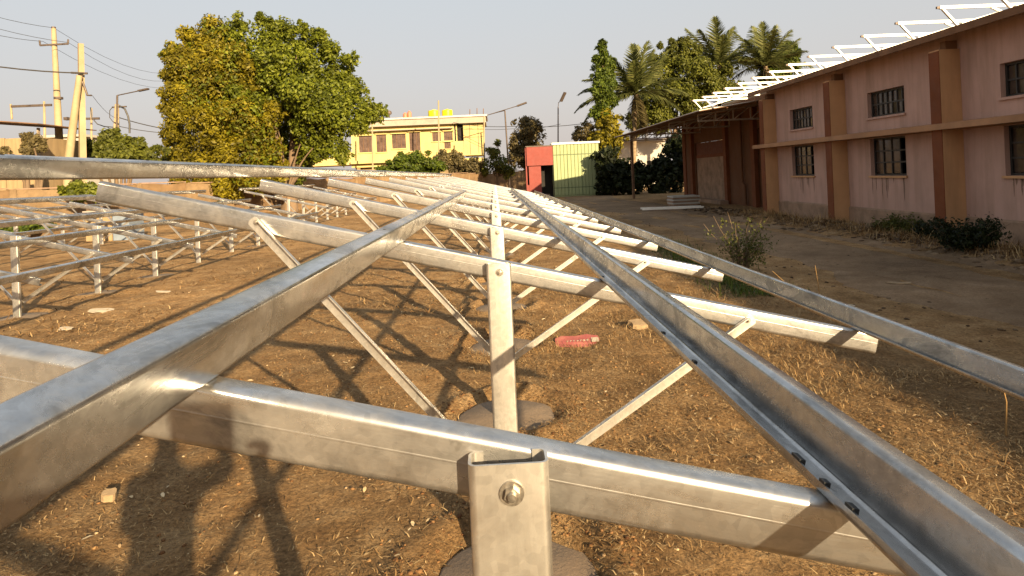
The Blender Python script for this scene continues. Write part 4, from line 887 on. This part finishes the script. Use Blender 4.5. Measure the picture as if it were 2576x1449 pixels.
def wire(label, pts, r, Y):
    w = [atY(p[0], p[1], p[2] if len(p) > 2 else Y) for p in pts]; b = w[0].copy(); fine = []
    for i in range(len(w) - 1):
        for k in range(6): u = k / 6; q = w[i].lerp(w[i + 1], u); fine.append(q - b - Vector((0, 0, (w[i + 1] - w[i]).length * 0.025 * 4 * u * (1 - u))))
    fine.append(w[-1] - b); o = MB().tube(fine, r, 4).build("power_line", M['wire'], None, b); tag(o, label, "wire", "overhead wires")
wire("thin top wire over the tall utility pole's tip", [(-120, 8, 30), (135, 70, 36), (412, 185, 60)], .012, 36)
wire("thin wire on the right insulator of the tall pole", [(-120, 38, 30), (172, 107, 36), (412, 204, 60)], .012, 36)
wire("thin wire on the left insulator of the tall pole", [(-120, 58, 30), (108, 104, 36), (412, 222, 60)], .012, 36)
wire("thick black cable arriving at the propped pole from the left edge", [(-120, 150, 32), (210, 184, 34.6)], .035, 34.6)
wire("wire dropping from the propped pole towards the pole frame", [(232, 240, 34.7), (300, 300, 43.9)], .012, 40)
wire("upper of the two black cables running from the pole frame into the tree", [(300, 296, 43.8), (440, 328, 46)], .03, 44)
wire("lower of the two black cables running from the pole frame into the tree", [(300, 318, 43.8), (440, 336, 46)], .022, 44)
wire("upper service wire running right from the yellow house past the kiosk", [(1140, 308, 77), (1290, 318, 72), (1500, 306, 66)], .03, 70)
wire("lower service wire sagging right of the yellow house", [(1140, 318, 77), (1290, 324, 72), (1410, 312, 66)], .022, 70)
for i, (x, y0, y1) in enumerate(((1182, 297, 275), (1200, 296, 272), (1216, 295, 273))):
    o = MB().tube([P(x, y0 + 3) - P(x, y0 + 3), P(x, y1) - P(x, y0 + 3)], .05, 5).build("starter_rod", M['tin'], None, P(x, y0 + 3)); tag(o, "thin %s rebar rod standing on the right roof edge of the yellow house" % ("left", "middle", "right")[i], "rod", "rods on the yellow house")

# ------------------------------------------------------------------ loose cover on the ground
def in_foot(x, y):
    m = np.zeros(len(x), bool)
    for fx, fy in FOOT: m |= np.hypot(x - fx, y - fy) < 0.34
    return m
def straw(name, n, xr, yr, lmin, lmax, wid, lift, mat, dens=None, bend=0.3):
    x = xr[0] + (xr[1] - xr[0]) * rng.random(n); y = yr[0] + (yr[1] - yr[0]) * rng.random(n) ** 1.25
    keep = ~in_foot(x, y)
    if dens is not None: keep &= rng.random(n) < dens(x, y)
    x = x[keep]; y = y[keep]; n = len(x); z = ground_z(x, y)
    az = rng.random(n) * 2 * np.pi; L = lmin + (lmax - lmin) * rng.random(n) ** 1.6; el = lift * rng.random(n) ** 2
    d = np.stack([np.cos(az) * np.cos(el), np.sin(az) * np.cos(el), np.sin(el)], 1); sd = np.stack([-np.sin(az), np.cos(az), 0 * az], 1) * (wid * (0.5 + rng.random(n)))[:, None]
    p = np.stack([x, y, z + 0.004 + 0.012 * rng.random(n)], 1); mid = p + d * (L * 0.5)[:, None] + np.stack([0 * x, 0 * x, bend * 0.2 * L], 1); e = p + d * L[:, None] + (rng.random((n, 3)) - .5) * (L * bend)[:, None]
    e[:, 2] = np.maximum(e[:, 2], z + 0.002)
    V = np.stack([p - sd, p + sd, mid + sd, mid - sd, e], 1).reshape(-1, 3); i = np.arange(n)[:, None] * 5
    F = np.concatenate([i + [0, 1, 2], i + [0, 2, 3], i + [3, 2, 4]], 0)
    return npmesh(name, V, F, mat)
patch = lambda x, y: np.clip(0.62 + 1.6 * vnoise(x * 0.9 + 11, y * 0.9) + 1.0 * vnoise(x * 2.7, y * 2.7 + 4), 0.06, 1)
right = lambda x, y: patch(x, y) * np.clip((x + 0.6) / 0.8, 0.55, 1)
o = straw("straw", 330000, (-5.5, 4.0), (1.9, 12.5), 0.010, 0.055, 0.0019, 0.45, M['straw'], right); tag(o, "fine dry straw strewn over the yard soil", "straw", kind="stuff")
o = straw("dry_grass", 85000, (-0.4, 4.1), (2.2, 12.0), 0.03, 0.10, 0.0020, 0.8, M['straw'], lambda x, y: np.clip(0.12 + 1.9 * vnoise(x * 0.8 + 2, y * 0.8 + 9) + 1.2 * vnoise(x * 2.2, y * 2.2), 0.0, 1), 0.6); tag(o, "matted dry golden grass under the right half of the near frame", "dry grass", kind="stuff")
o = straw("yard_litter", 26000, (-9, 4.0), (8, 30), 0.05, 0.16, 0.006, 0.5, M['straw'], patch); tag(o, "scattered dry stalks farther back in the yard", "dry stalks", kind="stuff")
def pebbles(name, n, xr, yr, s0, s1, mat, flat=0.55, dens=None, zoff=0.0, stretch=1.0):
    x = xr[0] + (xr[1] - xr[0]) * rng.random(n); y = yr[0] + (yr[1] - yr[0]) * rng.random(n) ** 1.2
    keep = ~in_foot(x, y)
    if dens is not None: keep &= rng.random(n) < dens(x, y)
    x = x[keep]; y = y[keep]; n = len(x); s = s0 + (s1 - s0) * rng.random(n) ** 3
    t = (1 + 5 ** .5) / 2; base = np.array([(-1,t,0),(1,t,0),(-1,-t,0),(1,-t,0),(0,-1,t),(0,1,t),(0,-1,-t),(0,1,-t),(t,0,-1),(t,0,1),(-t,0,-1),(-t,0,1)], float); base /= np.linalg.norm(base[0])
    f = np.array([(0,11,5),(0,5,1),(0,1,7),(0,7,10),(0,10,11),(1,5,9),(5,11,4),(11,10,2),(10,7,6),(7,1,8),(3,9,4),(3,4,2),(3,2,6),(3,6,8),(3,8,9),(4,9,5),(2,4,11),(6,2,10),(8,6,7),(9,8,1)])
    az = rng.random(n) * 6.283; b = base[None] * (0.7 + 0.6 * rng.random((n, 12, 1))) * s[:, None, None]
    b[:, :, 0] *= (1 + (stretch - 1) * rng.random(n))[:, None]; b[:, :, 2] *= flat
    c, sn = np.cos(az)[:, None], np.sin(az)[:, None]; bx = b[:, :, 0] * c - b[:, :, 1] * sn; by = b[:, :, 0] * sn + b[:, :, 1] * c
    V = np.stack([bx + x[:, None], by + y[:, None], b[:, :, 2] + (ground_z(x, y) + s * flat * 0.45 + zoff)[:, None]], -1).reshape(-1, 3)
    F = (f[None] + (np.arange(n) * 12)[:, None, None]).reshape(-1, 3); return npmesh(name, V, F, mat)
tag(pebbles("pebbles", 3600, (-6, 4), (2.0, 13), 0.002, 0.013, M['pebble']), "small pale pebbles scattered in the soil", "pebbles", kind="stuff")
tag(pebbles("soil_clods", 9000, (-6, 4), (2.0, 14), 0.003, 0.016, islandmat("clods", [(0.12, 0.055, 0.02), (0.20, 0.10, 0.038), (0.27, 0.155, 0.065)]), dens=patch), "crumbled brown soil clods on the yard", "clods", kind="stuff")
near_wall = lambda x, y: np.exp(-((x - 8.55) / 0.55) ** 2)
tag(pebbles("rubble", 12000, (7.0, 9.6), (3, 27), 0.010, 0.08, M['rubble'], 0.5, near_wall, stretch=2.2), "dark rubble and debris heaped along the warehouse plinth", "rubble", kind="stuff")
tag(pebbles("track_grit", 1800, (4.0, 8.6), (4, 30), 0.006, 0.03, M['rubble'], 0.5), "grit and small stones on the dirt track", "grit", kind="stuff")
tag(pebbles("footing_spill", 5200, (-0.75, 0.85), (1.9, 7.4), 0.003, 0.016, islandmat("dark_clods", [(0.07, 0.03, 0.012), (0.13, 0.06, 0.022), (0.22, 0.12, 0.05)]), dens=lambda x, y: np.where(np.min([np.abs(np.hypot(x - fx, y - fy) - 0.48) for fx, fy in FOOT[:6]], axis=0) < 0.14, 1.0, 0.03)), "dark dug-out soil crumbs round the near footings", "soil crumbs", kind="stuff")
# dead leaves
def litter(name, n, xr, yr, s0, s1, mat, dens=None):
    x = xr[0] + (xr[1] - xr[0]) * rng.random(n); y = yr[0] + (yr[1] - yr[0]) * rng.random(n) ** 1.3
    keep = np.ones(n, bool) if dens is None else rng.random(n) < dens(x, y); x = x[keep]; y = y[keep]; n = len(x)
    s = s0 + (s1 - s0) * rng.random(n) ** 2; az = rng.random(n) * 6.283; a = np.stack([np.cos(az), np.sin(az), .4 * (rng.random(n) - .5)], 1); b = np.stack([-np.sin(az), np.cos(az), .5 * (rng.random(n) - .5)], 1)
    p = np.stack([x, y, ground_z(x, y) + 0.006 + .01 * rng.random(n)], 1); S = s[:, None]; up = np.array([0, 0, 1.0])
    V = np.stack([p - a * S, p - a * S * .3 - b * S * .38 + up * S * .15, p + a * S * .5 - b * S * .3 + up * S * .2, p + a * S, p + a * S * .4 + b * S * .36 + up * S * .15, p - a * S * .4 + b * S * .34 + up * S * .1], 1).reshape(-1, 3)
    i = np.arange(n)[:, None] * 6; F = np.concatenate([i + [0, 1, 4, 5], i + [1, 2, 3, 4]], 0); return npmesh(name, V, F, mat)
tag(litter("dead_leaves", 2600, (-6, 4), (2.0, 12), 0.008, 0.030, M['litter'], patch), "dry curled dead leaves on the ground", "dead leaves", kind="stuff")
tag(litter("wall_litter", 4500, (7.4, 9.4), (4, 26), 0.03, 0.11, M['rubble'], near_wall), "leaf litter and scraps along the warehouse plinth", "litter", kind="stuff")

# single objects lying about
def slab(name, label, cat, pxy, size, rot, mat, tilt=(0, 0), ragged=0.25, thick=0.01, seed=1):
    r = random.Random(seed); p = gnd(*pxy); n = 12; w, h = size; poly = []
    for k in range(n):
        a = 2 * math.pi * k / n; q = max(abs(math.cos(a)), abs(math.sin(a))); poly.append((w / 2 * math.cos(a) / q * (1 - ragged * r.random()), h / 2 * math.sin(a) / q * (1 - ragged * r.random())))
    bend = lambda a, b: 0.10 * abs(a) ** 1.5 + 0.02 * math.sin(b * 9)
    o = MB().prism(poly, lambda a, b: (a, b, bend(a, b)), lambda a, b: (a, b, bend(a, b) + thick)).build(name, M[mat], None, (p.x, p.y, float(ground_z(np.array(p.x), np.array(p.y))) + 0.02), (tilt[0], tilt[1], rot)); tag(o, label, cat); return o
rc = slab("card_scrap", "torn faded red card scrap with worn white print lying under the near frame", "scrap", (1450, 866), (0.50, 0.20), 0.08, 'redcard', (R(14), 0), 0.16, 0.012, 3)
rr = random.Random(5); mk = MB()
for k in range(7):                                            # worn white print along the middle
    x = -0.10 + 0.034 * k; h = 0.018 + 0.012 * rr.random()
    mk.box((x, -0.02, .016), (x + .006, -0.02 + h, .0185)); mk.box((x + .006, -0.02 + h * rr.random(), .016), (x + .020, -0.014 + h * .6, .0185))
mk.build("print", M['paper'], rc, (0, 0, .006)); MB().prism([(.15, -.05), (.22, -.06), (.23, .02), (.16, .03)], lambda a, b: (a, b, .016 + .1 * abs(a) ** 1.5 ), lambda a, b: (a, b, .021 + .1 * abs(a) ** 1.5)).build("bare_patch", M['paper'], rc)
slab("paper_scrap", "crumpled pale paper on the soil left of the near rail", "paper", (255, 785), (.34, .16), .3, 'paper', (.1, .1), .35, .006, 8)
slab("paper_scrap", "small pale scrap on the soil below the left frame", "paper", (410, 738), (.26, .08), .1, 'paper', (.05, .1), .3, .006, 9)
slab("paper_scrap", "pale scrap lying on the lit soil near the left rail's lower end", "paper", (165, 832), (.24, .10), -.2, 'paper', (.1, 0), .35, .006, 10)
slab("stone_chunk", "pale stone chunk in the shadow edge at the lower left", "stone", (275, 1262), (.08, .07), .4, 'stone', (.1, .1), .3, .04, 12)
slab("plastic_scrap", "tiny bright red plastic scrap beside the big left rail", "scrap", (145, 1196), (.045, .03), .4, 'kiosk_red', (.2, .1), .35, .012, 13)
slab("timber_slab", "short weathered timber slab leaning at the right side of the near frame", "timber", (1668, 603), (.9, .28), 1.0, 'wood', (.5, .2), .10, .03, 14)
slab("stone_chunk", "flat grey stone on the dry grass right of the red scrap", "stone", (1605, 830), (.22, .18), .4, 'stone', (.1, .1), .3, .05, 15)
slab("paper_scrap", "white scrap on the shaded track near the right rail", "paper", (2120, 770), (.30, .05), -.7, 'paper', (.02, .1), .3, .006, 16)
slab("paper_scrap", "thin pale scrap at the far edge of the shaded track below the dark bush", "paper", (2265, 715), (.40, .08), -.3, 'stone', (.05, 0), .4, .008, 20)
# lying frame and stacked sheets by the bay
lf = empty("lying_frame", (*gnd(1690, 528)[:2], 0.04)); lf.rotation_euler = (0, 0, -.12); tag(lf, "white metal ladder-like frame lying on the ground by the warehouse bay", "frame")
for y in (-.35, .35): MB().bar((-1.25, y, .05), (1.25, y * .8, .05), .07).build("rail", M['rack'], lf)
for x in (-.95, -.3, .35, .95): MB().bar((x, -.32, .06), (x, .31, .06), .05).build("rung", M['rack'], lf)
st_ = empty("sheet_stack", (*gnd(1718, 517)[:2], 0)); tag(st_, "stack of pale boards and sheets against the bay step", "boards")
for k in range(6): MB().box((-.62 + .05 * rnd.random(), -.5, .02 + .075 * k), (.55 + .1 * rnd.random(), .5, .085 + .075 * k)).build("board", M['white_wall'] if k % 2 else M['plinth'], st_, (0, 0, 0), (0, 0, .08 * (rnd.random() - .5)))
# weeds and bushes by the track
def twig_bush(name, label, pxy, h, n, mat, leafn, size, spread=0.5, cat="bush", tw='bark'):
    p = gnd(*pxy); b = empty(name, (p.x, p.y, 0)); tag(b, label, cat); mb = MB(); cl = []
    for k in range(n):
        a = rnd.random() * 6.28; s = spread * (0.3 + 0.9 * rnd.random()); hh = h * (0.5 + 0.6 * rnd.random()); pts = [(0.1 * math.cos(a), .1 * math.sin(a), -.05)]
        for i in range(1, 5): u = i / 4; pts.append((s * math.cos(a) * u + .05 * (rnd.random() - .5), s * math.sin(a) * u + .05 * (rnd.random() - .5), hh * u ** .8))
        mb.tube(pts, [.010, .008, .006, .005, .003], 4, False); cl.append((p.x + pts[-1][0] * .8, p.y + pts[-1][1] * .8, pts[-1][2] * .8, .16, .16, .2)); cl.append((p.x + pts[2][0], p.y + pts[2][1], pts[2][2], .14, .14, .16))
    mb.build("stems", M[tw], b); leaf_cloud("foliage", M[mat], b, cl, leafn, size, (p.x, p.y, 0), .1); return b
twig_bush("twiggy_bush", "sparse twiggy bush growing at the edge of the dirt track", (1865, 690), 0.92, 30, 'weed', 1500, .022, .55)
twig_bush("leafy_bush", "dense dark bush against the warehouse plinth at the right", (2440, 642), .60, 46, 'leaf_dark', 4200, .03, .55)
twig_bush("leafy_bush", "small dark weed clump at the foot of the rightmost brown pilaster", (2345, 612), .4, 22, 'leaf_dark', 2500, .03, .35)
twig_bush("leafy_bush", "low dark weeds along the plinth between the two right pilasters", (2240, 590), .35, 26, 'weed', 3000, .03, .7)
def tuft(name, n, xr, yr, mat, h0, h1, dens=None):
    o = straw(name, n, xr, yr, h0, h1, .004, 1.45, mat, dens, .5); return o
tag(tuft("green_grass", 26000, (2.2, 4.4), (8.2, 15.5), M['leaf_bright'], .06, .22, lambda x, y: np.exp(-((x - (3.55 + .05 * (y - 11))) / .32) ** 2) * np.clip(.6 + 2 * vnoise(x * 1.2, y * 1.2), 0, 1)), "strip of low green weeds between the near frame and the track", "weeds", kind="stuff")
tag(tuft("plinth_weeds", 22000, (7.9, 9.5), (5, 22), M['straw'], .08, .30, near_wall), "dry weeds along the foot of the warehouse", "weeds", kind="stuff")
for i, (x, y, hh) in enumerate(((2000, 790, .5), (2060, 806, .6), (2530, 1100, .42))):
    p = gnd(x, y); o = MB().tube([(0, 0, -.02), (.03, .02, hh * .5), (.01 if i else -.22, .05, hh)], [.006, .005, .003], 5).build("dry_stalk", M['straw'], None, (p.x, p.y, 0)); tag(o, ("bent dry stalk arching beside the right rail", "upright dry stalk beside the right rail", "lone pale stalk on the shaded soil at the right edge")[i], "stalk", "lone dry stalks")

# ------------------------------------------------------------------ the photographer, standing behind the lens (casts the long shadow at lower left)
def skin(name, mat, verts, edges, radii, parent, root=0, sub=2):
    me = bpy.data.meshes.new(name); me.from_pydata(verts, edges, []); me.materials.append(mat); o = bpy.data.objects.new(name, me); link(o, parent)
    o.modifiers.new("Skin", 'SKIN'); sv = me.skin_vertices[0].data
    for i, r in enumerate(radii): sv[i].radius = (r, r) if not isinstance(r, tuple) else r
    sv[root].use_root = True
    m = o.modifiers.new("Sub", 'SUBSURF'); m.levels = sub; m.render_levels = sub
    for p in me.polygons: p.use_smooth = True
    return o
pr = empty("person", (0.05, -0.42, 0)); tag(pr, "person in blue shirt and dark trousers holding up a phone", "person")
V = [(0, 0, .95), (0, 0, 1.12), (0, .01, 1.32), (0, 0, 1.46), (0, .01, 1.54), (0, .03, 1.66), (0, .03, 1.74),
     (-.10, 0, .90), (-.12, .01, .50), (-.13, -.01, .09), (-.14, .12, .04), (.10, 0, .90), (.12, .01, .50), (.13, -.01, .09), (.14, .12, .04),
     (-.17, 0, 1.43), (-.20, .08, 1.22), (-.16, .27, 1.53), (-.10, .31, 1.64), (.18, 0, 1.44), (.36, .10, 1.47), (.20, .26, 1.60), (.10, .31, 1.64)]
E_ = [(0,1),(1,2),(2,3),(3,4),(4,5),(5,6),(0,7),(7,8),(8,9),(9,10),(0,11),(11,12),(12,13),(13,14),(3,15),(15,16),(16,17),(17,18),(3,19),(19,20),(20,21),(21,22)]
RD = [(.15,.11),(.14,.10),(.16,.11),(.12,.09),.055,(.085,.10),(.075,.085),.085,.058,.042,.036,.085,.058,.042,.036,.058,.045,.033,.03,.058,.045,.033,.03]
body = skin("body", M['skin'], V, E_, RD, pr)
skin("shirt", M['shirt'], [V[i] for i in (0, 1, 2, 3, 15, 16, 19, 20)], [(0,1),(1,2),(2,3),(3,4),(4,5),(3,6),(6,7)], [(.165,.125),(.155,.115),(.175,.125),(.135,.10),.072,.06,.072,.06], pr)
skin("trousers", M['trousers'], [V[i] for i in (0, 7, 8, 9, 11, 12, 13)], [(0,1),(1,2),(2,3),(0,4),(4,5),(5,6)], [(.16,.12),.105,.078,.062,.105,.078,.062], pr)
MB().lathe([(.055, 0), (.088, .04), (.092, .09), (.07, .14), (.02, .16)], 14, (0, .015, 1.655)).build("hair", M['hair'], pr, smooth=60)
for s in (-1, 1):
    for k in range(4):
        y0 = .325 + .006 * k; z = 1.635 + .021 * k
        skin("finger", M['skin'], [(s * .085, y0 - .01, z), (s * .078, y0 + .03, z + .004), (s * .060, y0 + .042, z + .006), (s * .046, y0 + .036, z + .006)], [(0, 1), (1, 2), (2, 3)], [.0095, .0085, .008, .007], body, sub=1)
    skin("thumb", M['skin'], [(s * .082, .31, 1.64), (s * .066, .318, 1.665), (s * .05, .322, 1.685)], [(0, 1), (1, 2)], [.011, .0095, .008], body, sub=1)
ph = MB().box((-.042, .350, 1.63), (.042, .358, 1.775)).build("phone", M['rubber'], None, (0.05, -0.42, 0)); tag(ph, "black phone held up in both hands by the person", "phone")
